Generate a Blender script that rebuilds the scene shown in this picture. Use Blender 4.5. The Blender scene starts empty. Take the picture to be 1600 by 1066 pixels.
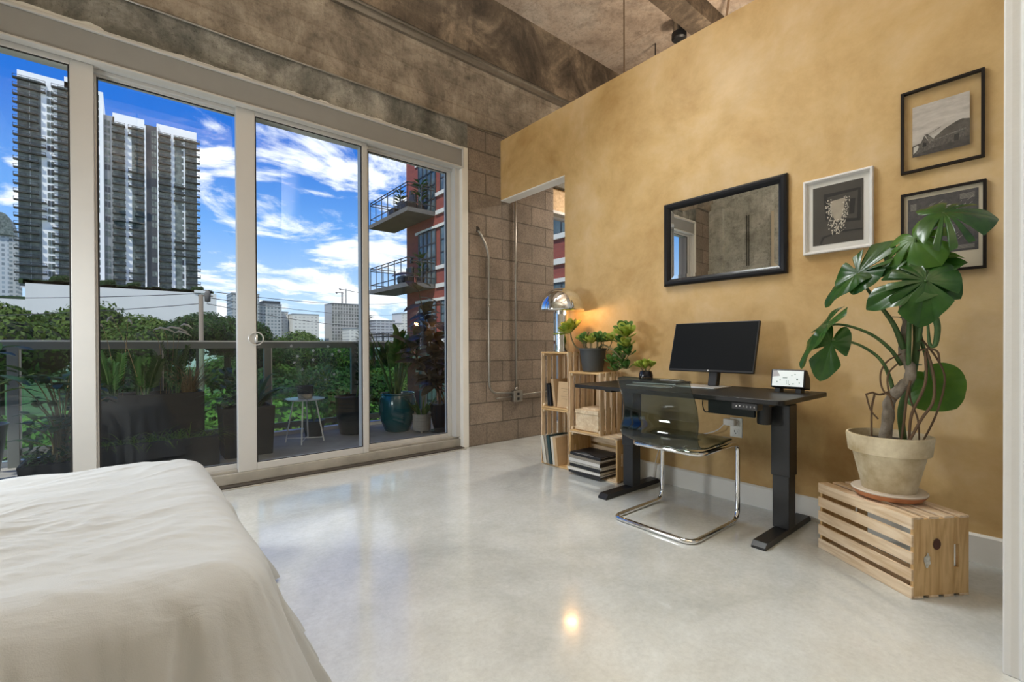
import bpy, math, random
import numpy as np
from mathutils import Vector, Matrix, noise as mnoise
SC = bpy.context.scene
COL = SC.collection
PI = math.pi
# ------------------------------------------------------------------ camera
cam_d = bpy.data.cameras.new('camera'); cam = bpy.data.objects.new('camera', cam_d); COL.objects.link(cam)
YAW, PIT, ROL = math.radians(39.598), math.radians(-.334), math.radians(-.2163)
_fw = Vector((math.sin(YAW)*math.cos(PIT), math.cos(YAW)*math.cos(PIT), math.sin(PIT)))
_r = Vector((math.cos(YAW), -math.sin(YAW), 0)); _u = _r.cross(_fw)
_r, _u = _r*math.cos(ROL)+_u*math.sin(ROL), -_r*math.sin(ROL)+_u*math.cos(ROL)
_m = Matrix((_r, _u, -_fw)).transposed().to_4x4(); _m.translation = (0, 0, .97)
cam.matrix_world = _m
cam_d.sensor_width = 36; cam_d.lens = 36*722.72/1600; cam_d.shift_y = (544.89-533)/1600
cam_d.clip_start = .02; cam_d.clip_end = 3000
SC.camera = cam
SC.view_settings.view_transform = 'Standard'; SC.view_settings.look = 'None'
SC.view_settings.gamma = 1; SC.view_settings.use_curve_mapping = False
SC.view_settings.exposure = 0.32
# ------------------------------------------------------------------ sky
W = bpy.data.worlds.new('sky'); SC.world = W; W.use_nodes = True
nt = W.node_tree; nt.nodes.clear(); N = nt.nodes.new; L = nt.links.new
out = N('ShaderNodeOutputWorld'); bg = N('ShaderNodeBackground'); L(bg.outputs[0], out.inputs[0])
tc = N('ShaderNodeTexCoord'); sep = N('ShaderNodeSeparateXYZ'); L(tc.outputs['Generated'], sep.inputs[0])
def wmath(op, a, b=None, clamp=False):
    n = N('ShaderNodeMath'); n.operation = op; n.use_clamp = clamp
    for i, q in enumerate((a, b)):
        if q is None: continue
        if isinstance(q, (int, float)): n.inputs[i].default_value = q
        else: L(q, n.inputs[i])
    return n.outputs[0]
ramp = N('ShaderNodeValToRGB'); L(sep.outputs[2], ramp.inputs[0])
els = ramp.color_ramp.elements
for p, c in ((0, (.50, .67, .86)), (.10, (.40, .58, .84)), (.22, (.13, .34, .76)), (.36, (.022, .155, .60)), (.5, (.012, .11, .52)), (1, (.01, .08, .42))):
    e = els[0] if p == 0 else (els[len(els)-1] if p == 1 else els.new(p)); e.position = p; e.color = (*c, 1)
zz = wmath('ADD', wmath('MAXIMUM', sep.outputs[2], 0.0), .22)
px = wmath('DIVIDE', sep.outputs[0], zz); py = wmath('DIVIDE', sep.outputs[1], zz)
cmb = N('ShaderNodeCombineXYZ'); L(px, cmb.inputs[0]); L(py, cmb.inputs[1])
n1 = N('ShaderNodeTexNoise'); n1.inputs['Scale'].default_value = 1.7; n1.inputs['Detail'].default_value = 9; n1.inputs['Roughness'].default_value = .62; n1.inputs['Distortion'].default_value = .5
mp = N('ShaderNodeMapping'); mp.inputs['Location'].default_value = (3.1, 1.7, .4); mp.inputs['Scale'].default_value = (1.0, 1.35, 1)
L(cmb.outputs[0], mp.inputs[0]); L(mp.outputs[0], n1.inputs['Vector'])
n2 = N('ShaderNodeTexNoise'); n2.inputs['Scale'].default_value = 7; n2.inputs['Detail'].default_value = 5; L(mp.outputs[0], n2.inputs['Vector'])
az = wmath('SUBTRACT', sep.outputs[0], wmath('MULTIPLY', sep.outputs[1], .18))     # more cloud towards +X
hz = wmath('SUBTRACT', .42, wmath('MAXIMUM', sep.outputs[2], 0.0), False)
cov = wmath('SUBTRACT', wmath('ADD', wmath('MULTIPLY', az, .30), wmath('MULTIPLY', hz, .32)), .058)
den = wmath('ADD', wmath('ADD', n1.outputs[0], cov), wmath('MULTIPLY', wmath('SUBTRACT', n2.outputs[0], .5), .22))
cr = N('ShaderNodeValToRGB'); L(den, cr.inputs[0]); cr.color_ramp.elements[0].position = .52; cr.color_ramp.elements[1].position = .64
cr.color_ramp.interpolation = 'EASE'
mix = N('ShaderNodeMix'); mix.data_type = 'RGBA'; L(cr.outputs[0], mix.inputs[0]); L(ramp.outputs[0], mix.inputs[6]); mix.inputs[7].default_value = (.88, .91, .96, 1)
L(mix.outputs[2], bg.inputs[0]); bg.inputs[1].default_value = 1.15
# ------------------------------------------------------------------ sun
sd = bpy.data.lights.new('sun', 'SUN'); sd.energy = 3.4; sd.angle = .02; sd.color = (1, .95, .86)
so = bpy.data.objects.new('sun', sd); COL.objects.link(so)
so.rotation_euler = Vector((.62, .50, -1.15)).to_track_quat('-Z', 'Y').to_euler()
# ------------------------------------------------------------------ unseen lamps added to brighten the room (area lights in the fixtures built below)
FILL_LAMPS = [  # x, y, z, watts, colour, kind
    (.50, 2.60, 3.45, 7, (.95, .99, 1), 'linear'), (1.45, 2.20, 3.75, 36, (.96, 1, 1), 'linear'),
    (.1, -.6, 2.8, 72, (1, .98, .94), 'up'), (1.4, -.9, 2.8, 135, (1, .92, .76), 'up'), (.0, -3.2, 3.2, 50, (1, .98, .94), 'up'),
    (4.4, 1.8, 2.9, 25, (1, .84, .66), 'up'), (4.6, 3.0, 3.0, 40, (1, .90, .78), 'down'), (-1.10, 3.05, 1.12, 27, (.95, .99, 1), 'panel')]
# ------------------------------------------------------------------ materials
MATS = {}
def nodes(name):
    m = bpy.data.materials.new(name); m.use_nodes = True; t = m.node_tree
    p = t.nodes['Principled BSDF']; MATS[name] = m
    return m, t, p
def mat(name, c, rough=.6, metal=0, var=0, vscale=8, bump=0, bscale=60, c2=None, spec=.5, coat=0, stretch=(1, 1, 1), emit=None, es=0, trans=0):
    m, t, p = nodes(name)
    p.inputs['Base Color'].default_value = (*c, 1); p.inputs['Roughness'].default_value = rough; p.inputs['Metallic'].default_value = metal
    p.inputs['Specular IOR Level'].default_value = spec; p.inputs['Coat Weight'].default_value = coat
    if trans: p.inputs['Transmission Weight'].default_value = trans
    if emit: p.inputs['Emission Color'].default_value = (*emit, 1); p.inputs['Emission Strength'].default_value = es
    if var or c2 or bump:
        tc = t.nodes.new('ShaderNodeTexCoord'); mp = t.nodes.new('ShaderNodeMapping'); mp.inputs['Scale'].default_value = stretch
        t.links.new(tc.outputs['Object'], mp.inputs[0])
    if var or c2:
        n = t.nodes.new('ShaderNodeTexNoise'); n.inputs['Scale'].default_value = vscale; n.inputs['Detail'].default_value = 6; n.inputs['Roughness'].default_value = .6
        t.links.new(mp.outputs[0], n.inputs['Vector'])
        r = t.nodes.new('ShaderNodeValToRGB'); r.color_ramp.elements[0].position = .32; r.color_ramp.elements[1].position = .68
        c2 = c2 or tuple(min(1, x*(1+var)) for x in c); c1 = c if not var else tuple(x*(1-var) for x in c)
        r.color_ramp.elements[0].color = (*c1, 1); r.color_ramp.elements[1].color = (*c2, 1)
        t.links.new(n.outputs[0], r.inputs[0]); t.links.new(r.outputs[0], p.inputs['Base Color'])
    if bump:
        n = t.nodes.new('ShaderNodeTexNoise'); n.inputs['Scale'].default_value = bscale; n.inputs['Detail'].default_value = 5
        t.links.new(mp.outputs[0], n.inputs['Vector']); b = t.nodes.new('ShaderNodeBump'); b.inputs['Strength'].default_value = bump; b.inputs['Distance'].default_value = .01
        t.links.new(n.outputs[0], b.inputs['Height']); t.links.new(b.outputs[0], p.inputs['Normal'])
    return m
def wrinkles(m, strength, dist):
    t = m.node_tree; p = t.nodes['Principled BSDF']; old = p.inputs['Normal'].links[0].from_node
    n = noise_n(t, mapping(t, (5, 16, 5), (0, 0, .45)), 1.3, 4, .5, .5); b = t.nodes.new('ShaderNodeBump'); b.inputs['Strength'].default_value = strength; b.inputs['Distance'].default_value = dist
    t.links.new(n, b.inputs['Height']); t.links.new(old.outputs[0], b.inputs['Normal']); t.links.new(b.outputs[0], p.inputs['Normal'])
def glass(name, tint, gloss=1.0, rough=0.0, ior=1.5):
    """thin pane: light passes tinted, the surface mirrors by Fresnel"""
    m, t, p = nodes(name); t.nodes.remove(p)
    o = t.nodes['Material Output']; tr = t.nodes.new('ShaderNodeBsdfTransparent'); tr.inputs[0].default_value = (*tint, 1)
    g = t.nodes.new('ShaderNodeBsdfGlossy'); g.inputs['Roughness'].default_value = rough; g.inputs[0].default_value = (gloss, gloss, gloss, 1)
    lw = t.nodes.new('ShaderNodeLayerWeight'); lw.inputs[0].default_value = .5; f0 = ((ior-1)/(ior+1))**2
    pw = t.nodes.new('ShaderNodeMath'); pw.operation = 'POWER'; t.links.new(lw.outputs['Facing'], pw.inputs[0]); pw.inputs[1].default_value = 5
    f = t.nodes.new('ShaderNodeMath'); f.operation = 'MULTIPLY_ADD'; t.links.new(pw.outputs[0], f.inputs[0]); f.inputs[1].default_value = 1-f0; f.inputs[2].default_value = f0
    mx = t.nodes.new('ShaderNodeMixShader'); t.links.new(f.outputs[0], mx.inputs[0]); t.links.new(tr.outputs[0], mx.inputs[1]); t.links.new(g.outputs[0], mx.inputs[2])
    t.links.new(mx.outputs[0], o.inputs[0]); return m
def leafmat(name, c, c2, rough=.4, tl=.35, vscale=9):
    m = mat(name, c, rough, c2=c2, vscale=vscale, spec=.5 if 'monstera' in name else .22); t = m.node_tree; p = t.nodes['Principled BSDF']; o = t.nodes['Material Output']
    tb = t.nodes.new('ShaderNodeBsdfTranslucent'); src = p.inputs['Base Color'].links[0].from_socket; t.links.new(src, tb.inputs[0])
    mx = t.nodes.new('ShaderNodeMixShader'); mx.inputs[0].default_value = tl
    t.links.new(p.outputs[0], mx.inputs[1]); t.links.new(tb.outputs[0], mx.inputs[2]); t.links.new(mx.outputs[0], o.inputs[0]); return m
def ramp_on(t, src, stops, interp='LINEAR'):
    r = t.nodes.new('ShaderNodeValToRGB'); r.color_ramp.interpolation = interp
    e = r.color_ramp.elements
    for i, (p, c) in enumerate(stops):
        q = e[0] if i == 0 else (e[len(e)-1] if i == len(stops)-1 else e.new(p))
        q.position = p; q.color = (*c, 1)
    t.links.new(src, r.inputs[0]); return r.outputs[0]
def noise_n(t, vec, scale, detail=6, rough=.6, dist=0):
    n = t.nodes.new('ShaderNodeTexNoise'); n.inputs['Scale'].default_value = scale; n.inputs['Detail'].default_value = detail
    n.inputs['Roughness'].default_value = rough; n.inputs['Distortion'].default_value = dist
    t.links.new(vec, n.inputs['Vector']); return n.outputs[0]
def mapping(t, scale=(1, 1, 1), rot=(0, 0, 0), loc=(0, 0, 0)):
    tc = t.nodes.new('ShaderNodeTexCoord'); mp = t.nodes.new('ShaderNodeMapping')
    mp.inputs['Scale'].default_value = scale; mp.inputs['Rotation'].default_value = rot; mp.inputs['Location'].default_value = loc
    t.links.new(tc.outputs['Object'], mp.inputs[0]); return mp.outputs[0]
def mixc(t, fac, a, b, mode='MIX'):
    m = t.nodes.new('ShaderNodeMix'); m.data_type = 'RGBA'; m.blend_type = mode
    for i, q in ((0, fac), (6, a), (7, b)):
        if isinstance(q, (int, float)): m.inputs[i].default_value = q
        elif isinstance(q, tuple): m.inputs[i].default_value = (*q, 1)
        else: t.links.new(q, m.inputs[i])
    return m.outputs[2]
def bump_to(t, p, h, s=.3, d=.01):
    b = t.nodes.new('ShaderNodeBump'); b.inputs['Strength'].default_value = s; b.inputs['Distance'].default_value = d
    t.links.new(h, b.inputs['Height']); t.links.new(b.outputs[0], p.inputs['Normal'])

# ochre limewash
m, t, p = nodes('ochre_limewash'); v = mapping(t)
a = ramp_on(t, noise_n(t, v, 1.7, 8, .66, .25), [(.32, (.50, .305, .105)), (.5, (.65, .44, .19)), (.66, (.72, .52, .28))])
b = ramp_on(t, noise_n(t, v, 5, 8, .7, .3), [(.3, (.80, .80, .80)), (.7, (1, 1, 1))])
L_ = t.links.new; L_(mixc(t, .55, a, b, 'MULTIPLY'), p.inputs['Base Color']); p.inputs['Roughness'].default_value = .62
bump_to(t, p, noise_n(t, v, 22, 6), .12, .01)
def concrete(name, stops, scale=1.2, streak=.5, rough=.8, joints=None, bump=.35):
    m, t, p = nodes(name); v = mapping(t)
    a = ramp_on(t, noise_n(t, v, scale, 9, .68, .8), stops)
    vs = mapping(t, (4, 4, .45)); s = ramp_on(t, noise_n(t, vs, 1.6, 8, .7), [(.35, (.55, .55, .54)), (.65, (1, 1, 1))])
    c = mixc(t, streak, a, s, 'MULTIPLY')
    f = ramp_on(t, noise_n(t, v, 26, 6, .7), [(.33, (.62, .62, .62)), (.5, (1, 1, 1))])
    c = mixc(t, .7, c, f, 'MULTIPLY')
    f2 = ramp_on(t, noise_n(t, v, 7, 8, .75), [(.38, (.55, .54, .52)), (.52, (1, 1, 1))]); c = mixc(t, .6, c, f2, 'MULTIPLY'); f3 = ramp_on(t, noise_n(t, v, 95, 3, .6), [(.30, (.35, .35, .34)), (.40, (1, 1, 1))]); c = mixc(t, .7, c, f3, 'MULTIPLY')
    if joints:
        br = t.nodes.new('ShaderNodeTexBrick'); t.links.new(mapping(t, joints[2], joints[3]), br.inputs['Vector'])
        br.inputs['Scale'].default_value = 1; br.inputs['Brick Width'].default_value = joints[0]; br.inputs['Row Height'].default_value = joints[1]
        br.inputs['Mortar Size'].default_value = .008; br.inputs['Mortar Smooth'].default_value = .4; br.offset = joints[4]
        br.inputs['Color1'].default_value = (1, 1, 1, 1); br.inputs['Color2'].default_value = (.82, .82, .82, 1); br.inputs['Mortar'].default_value = (.80, .78, .76, 1)
        c = mixc(t, 1, c, br.outputs['Color'], 'MULTIPLY')
    t.links.new(c, p.inputs['Base Color']); p.inputs['Roughness'].default_value = rough
    bump_to(t, p, noise_n(t, v, 14, 9, .7), bump, .02)
    return m
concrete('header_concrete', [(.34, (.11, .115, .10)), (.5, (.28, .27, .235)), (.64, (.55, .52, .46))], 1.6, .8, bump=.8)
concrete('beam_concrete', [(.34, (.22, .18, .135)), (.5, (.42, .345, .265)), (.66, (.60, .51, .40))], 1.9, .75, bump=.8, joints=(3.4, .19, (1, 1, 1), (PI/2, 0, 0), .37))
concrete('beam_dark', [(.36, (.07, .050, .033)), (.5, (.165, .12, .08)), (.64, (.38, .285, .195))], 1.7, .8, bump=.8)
concrete('slab_concrete', [(.32, (.36, .27, .20)), (.5, (.56, .44, .34)), (.7, (.70, .60, .50))], 1.3, .3, bump=.6, joints=(1.25, 1.25, (1, 1, 1), (0, 0, 0), .5))
concrete('left_wall_concrete', [(.3, (.36, .36, .31)), (.5, (.60, .60, .53)), (.7, (.85, .85, .77))], 1.6, .5)
# concrete block wall
m, t, p = nodes('block_wall'); v = mapping(t)
br = t.nodes.new('ShaderNodeTexBrick'); t.links.new(mapping(t, (1, 1, 1), (PI/2, 0, 0), (.12, 0, .0)), br.inputs['Vector'])
br.inputs['Scale'].default_value = 1; br.inputs['Brick Width'].default_value = .405; br.inputs['Row Height'].default_value = .205
br.inputs['Mortar Size'].default_value = .007; br.inputs['Mortar Smooth'].default_value = .35
br.inputs['Color1'].default_value = (.38, .305, .24, 1); br.inputs['Color2'].default_value = (.29, .235, .185, 1); br.inputs['Mortar'].default_value = (.20, .165, .13, 1)
f = ramp_on(t, noise_n(t, v, 60, 6, .8), [(.36, (.50, .48, .46)), (.56, (1.0, 1.0, 1.0))])
g = ramp_on(t, noise_n(t, v, 3.2, 7, .7), [(.36, (.62, .62, .62)), (.6, (1.0, 1.0, 1.0))])
t.links.new(mixc(t, .7, mixc(t, .7, br.outputs['Color'], f, 'MULTIPLY'), g, 'MULTIPLY'), p.inputs['Base Color']); p.inputs['Roughness'].default_value = .9
b1 = t.nodes.new('ShaderNodeBump'); b1.inputs['Strength'].default_value = .8; b1.inputs['Distance'].default_value = .008; b1.invert = True; t.links.new(br.outputs['Fac'], b1.inputs['Height'])
b2 = t.nodes.new('ShaderNodeBump'); b2.inputs['Strength'].default_value = .5; b2.inputs['Distance'].default_value = .006; t.links.new(noise_n(t, v, 90, 5, .7), b2.inputs['Height']); t.links.new(b1.outputs[0], b2.inputs['Normal']); t.links.new(b2.outputs[0], p.inputs['Normal'])
# polished concrete floor
m, t, p = nodes('polished_floor'); v = mapping(t)
a = ramp_on(t, noise_n(t, v, .9, 8, .6, .5), [(.3, (.49, .52, .51)), (.5, (.68, .715, .70)), (.7, (.75, .785, .77))])
b = ramp_on(t, noise_n(t, v, 45, 5, .8), [(.3, (.82, .82, .82)), (.6, (1, 1, 1))])
c = ramp_on(t, noise_n(t, v, 4, 6, .7, .3), [(.3, (.86, .84, .80)), (.65, (1, 1, 1))])
t.links.new(mixc(t, .8, mixc(t, .8, a, b, 'MULTIPLY'), c, 'MULTIPLY'), p.inputs['Base Color'])
rr = t.nodes.new('ShaderNodeMapRange'); t.links.new(noise_n(t, v, 3, 6), rr.inputs[0]); rr.inputs[3].default_value = .09; rr.inputs[4].default_value = .20; t.links.new(rr.outputs[0], p.inputs['Roughness'])
p.inputs['Specular IOR Level'].default_value = .6; p.inputs['Coat Weight'].default_value = .65; p.inputs['Coat Roughness'].default_value = .08
bump_to(t, p, noise_n(t, v, 9, 5), .04, .01)
mat('white_trim', (.85, .84, .79), .5, var=.04, vscale=3)
mat('white_paint', (.72, .72, .70), .55, bump=.1, bscale=30)
mat('corner_paint', (.52, .53, .54), .5, bump=.25, bscale=14, var=.06, vscale=5)
mat('dark_joint', (.06, .05, .04), .9, bump=.5, bscale=40)
mat('door_frame_alu', (.60, .595, .575), .45, .1, var=.03, vscale=2)
mat('sill_alu', (.42, .40, .35), .5, .2, var=.18, vscale=5)
mat('gasket', (.02, .02, .02), .6)
mat('shade_box', (.30, .295, .28), .55, var=.03); mat('shade_trim', (.58, .56, .52), .5)
glass('window_glass', (.90, .93, .92), 1)
glass('rail_glass', (.56, .84, .70), .8)
glass('smoky_acrylic', (.49, .54, .51), 1, .04, 1.5)
glass('smoky_edge', (.10, .13, .12), .8, .05, 1.5)
glass('picture_glass', (.94, .94, .93), .55)
def pinewood(name, c1, c2, sc=1, st=(.35, 3.2, 3.2)):
    m, t, p = nodes(name)
    w = t.nodes.new('ShaderNodeTexNoise'); w.inputs['Scale'].default_value = 9*sc; w.inputs['Detail'].default_value = 5; w.inputs['Distortion'].default_value = 1.2
    t.links.new(mapping(t, st), w.inputs['Vector'])
    oi = t.nodes.new('ShaderNodeObjectInfo')
    base = ramp_on(t, w.outputs[0], [(.36, c1), (.6, c2)])
    f = ramp_on(t, noise_n(t, mapping(t), 7, 2), [(.3, (.82, .78, .72)), (.6, (1, 1, 1))])
    t.links.new(mixc(t, .5, base, f, 'MULTIPLY'), p.inputs['Base Color']); p.inputs['Roughness'].default_value = .6
    bump_to(t, p, w.outputs[0], .08, .004); return m
pinewood('pine', (.66, .47, .28), (.86, .69, .49)); pinewood('pine_panel', (.56, .335, .13), (.74, .50, .235), .9, (3.2, .45, 4.5))
pinewood('pine_pale', (.68, .52, .33), (.82, .68, .48))
mat('black_powder', (.012, .012, .013), .42, bump=.05, bscale=200)
mat('desk_black', (.012, .011, .010), .42, spec=.35, bump=.04, bscale=300)
mat('screen_black', (.006, .007, .008), .5, spec=.12); mat('plastic_black', (.015, .015, .016), .45)
mat('chrome', (.82, .82, .82), .07, 1); mat('conduit_steel', (.36, .34, .30), .36, .9, var=.1, vscale=20)
mat('silver', (.70, .70, .70), .32, .6); mat('icon_white', (.8, .8, .8), .5)
mat('mirror_silver', (.86, .87, .86), .0, 1); mat('frame_black', (.009, .009, .011), .35, spec=.3)
mat('frame_brownblack', (.012, .008, .006), .5, spec=.2); mat('frame_white', (.78, .76, .73), .4)
mat('mat_cream', (.66, .58, .44), .8); mat('mat_white', (.80, .78, .74), .8)
mat('linen', (.49, .515, .525), .85, bump=.12, bscale=420); wrinkles(MATS['linen'], .30, .02); mat('mattress_cloth', (.55, .52, .47), .9)
mat('plate_white', (.78, .77, .73), .35); mat('cord_white', (.75, .73, .70), .5)
mat('terracotta_aged', (.46, .35, .19), .85, c2=(.88, .79, .58), vscale=6, bump=.3, bscale=40)
mat('terracotta', (.50, .20, .085), .8, var=.15, vscale=9); mat('saucer_rim', (.62, .54, .44), .8)
mat('soil', (.035, .024, .016), .95, bump=1, bscale=70)
mat('bark', (.20, .165, .12), .85, c2=(.36, .31, .25), vscale=25, bump=.5, bscale=90)
mat('root_brown', (.14, .085, .045), .8); mat('petiole_green', (.05, .12, .03), .5, c2=(.10, .17, .05), vscale=20)
leafmat('monstera_leaf', (.012, .055, .010), (.040, .125, .018), .27, .2)
leafmat('monstera_young', (.05, .15, .012), (.10, .23, .025), .35, .4)
leafmat('jade_leaf', (.22, .36, .05), (.52, .55, .10), .35, .2, 14)
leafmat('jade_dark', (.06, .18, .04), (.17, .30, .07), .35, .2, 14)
mat('jade_stem', (.20, .17, .08), .8)
mat('charcoal_pot', (.055, .06, .062), .6, bump=.1, bscale=50); mat('gloss_black_pot', (.012, .012, .016), .15)
mat('box_black', (.010, .011, .012), .6, var=.1); mat('ribbed_pot', (.014, .024, .028), .3)
mat('teal_glaze', (.012, .075, .085), .18, c2=(.02, .11, .12), vscale=6, coat=.5)
mat('white_ceramic', (.46, .42, .34), .6); mat('table_white', (.60, .66, .66), .3)
leafmat('outdoor_leaf', (.022, .065, .02), (.05, .12, .035), .4, .25); leafmat('outdoor_leaf_light', (.10, .19, .03), (.18, .28, .06), .45, .4)
leafmat('rubber_leaf', (.075, .068, .035), (.19, .14, .09), .3, .2); leafmat('zz_leaf', (.03, .09, .02), (.06, .15, .03), .3, .2)
mat('dry_grass', (.30, .20, .09), .8, var=.2); mat('plume', (.62, .56, .48), .9); mat('petal_white', (.8, .8, .78), .7)
mat('deck_concrete', (.36, .35, .31), .8, var=.18, vscale=3); mat('kerb_pale', (.80, .78, .70), .8)
mat('rail_grey', (.17, .185, .17), .5, .3); mat('rail_top', (.88, .88, .84), .4, .3)
leafmat('tree_leaf', (.04, .095, .014), (.13, .20, .035), .55, .3, 1.5); leafmat('tree_leaf_b', (.08, .19, .025), (.22, .36, .07), .55, .3, 1.2)
leafmat('tree_leaf_dark', (.022, .065, .016), (.07, .13, .03), .55, .3, 1.5)
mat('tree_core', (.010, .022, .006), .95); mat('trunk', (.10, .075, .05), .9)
mat('grass_ground', (.03, .07, .014), .95, c2=(.07, .13, .03), vscale=.35)
mat('tower_white', (.85, .87, .87), .7, var=.03, vscale=.05); mat('tower_grey', (.25, .27, .28), .7); mat('tower_dark', (.035, .045, .055), .5)
mat('tower_glass', (.05, .075, .072), .5, c2=(.22, .26, .245), vscale=.6, spec=.2); mat('balcony_dark', (.014, .022, .022), .7)
mat('podium_white', (.66, .67, .66), .8, var=.03, vscale=.1)
mat('hedge', (.02, .05, .014), .95, var=.4, vscale=1)
mat('crane_metal', (.22, .20, .19), .7); mat('pole_wood', (.20, .17, .13), .9); mat('wire', (.05, .05, .05), .6)
# red brick
m, t, p = nodes('red_brick'); v = mapping(t)
br = t.nodes.new('ShaderNodeTexBrick'); t.links.new(mapping(t, (1, 1, 1), (0, PI/2, 0)), br.inputs['Vector'])
br.inputs['Scale'].default_value = 1; br.inputs['Brick Width'].default_value = .08; br.inputs['Row Height'].default_value = .24; br.inputs['Mortar Size'].default_value = .004
br.inputs['Color1'].default_value = (.30, .070, .048, 1); br.inputs['Color2'].default_value = (.25, .058, .042, 1); br.inputs['Mortar'].default_value = (.22, .09, .07, 1)
t.links.new(br.outputs['Color'], p.inputs['Base Color']); p.inputs['Roughness'].default_value = .85
mat('brick_stone', (.72, .68, .58), .8); mat('brick_win', (.05, .075, .075), .12, c2=(.16, .20, .19), vscale=1.3); mat('brick_frame', (.04, .045, .045), .5)
mat('slab_grey', (.13, .125, .11), .85, var=.12, vscale=2)
def facade(name, wall, win, bw, rh, ms, rot):
    m, t, p = nodes(name); br = t.nodes.new('ShaderNodeTexBrick'); t.links.new(mapping(t, (1, 1, 1), rot), br.inputs['Vector'])
    br.offset = 0; br.inputs['Scale'].default_value = 1; br.inputs['Brick Width'].default_value = bw; br.inputs['Row Height'].default_value = rh; br.inputs['Mortar Size'].default_value = ms
    br.inputs['Mortar Smooth'].default_value = .1; br.inputs['Bias'].default_value = -.2
    br.inputs['Color1'].default_value = (*win, 1); br.inputs['Color2'].default_value = (*(min(1, x*1.9) for x in win), 1); br.inputs['Mortar'].default_value = (*wall, 1)
    t.links.new(br.outputs['Color'], p.inputs['Base Color']); p.inputs['Roughness'].default_value = .6; return m
RX = (PI/2, 0, 0)
facade('facade_slim', (.46, .50, .53), (.17, .21, .24), 3, 3.4, .75, RX); facade('facade_a', (.40, .42, .42), (.12, .15, .16), 3.2, 3.2, .8, RX)
facade('facade_b', (.66, .65, .60), (.34, .34, .32), 4, 3.3, 1.0, RX); facade('facade_c', (.40, .39, .36), (.13, .13, .12), 3.0, 3.6, .55, RX)
facade('facade_d', (.42, .44, .46), (.16, .17, .19), 5, 3.2, .8, RX)
MAT = MATS
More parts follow.
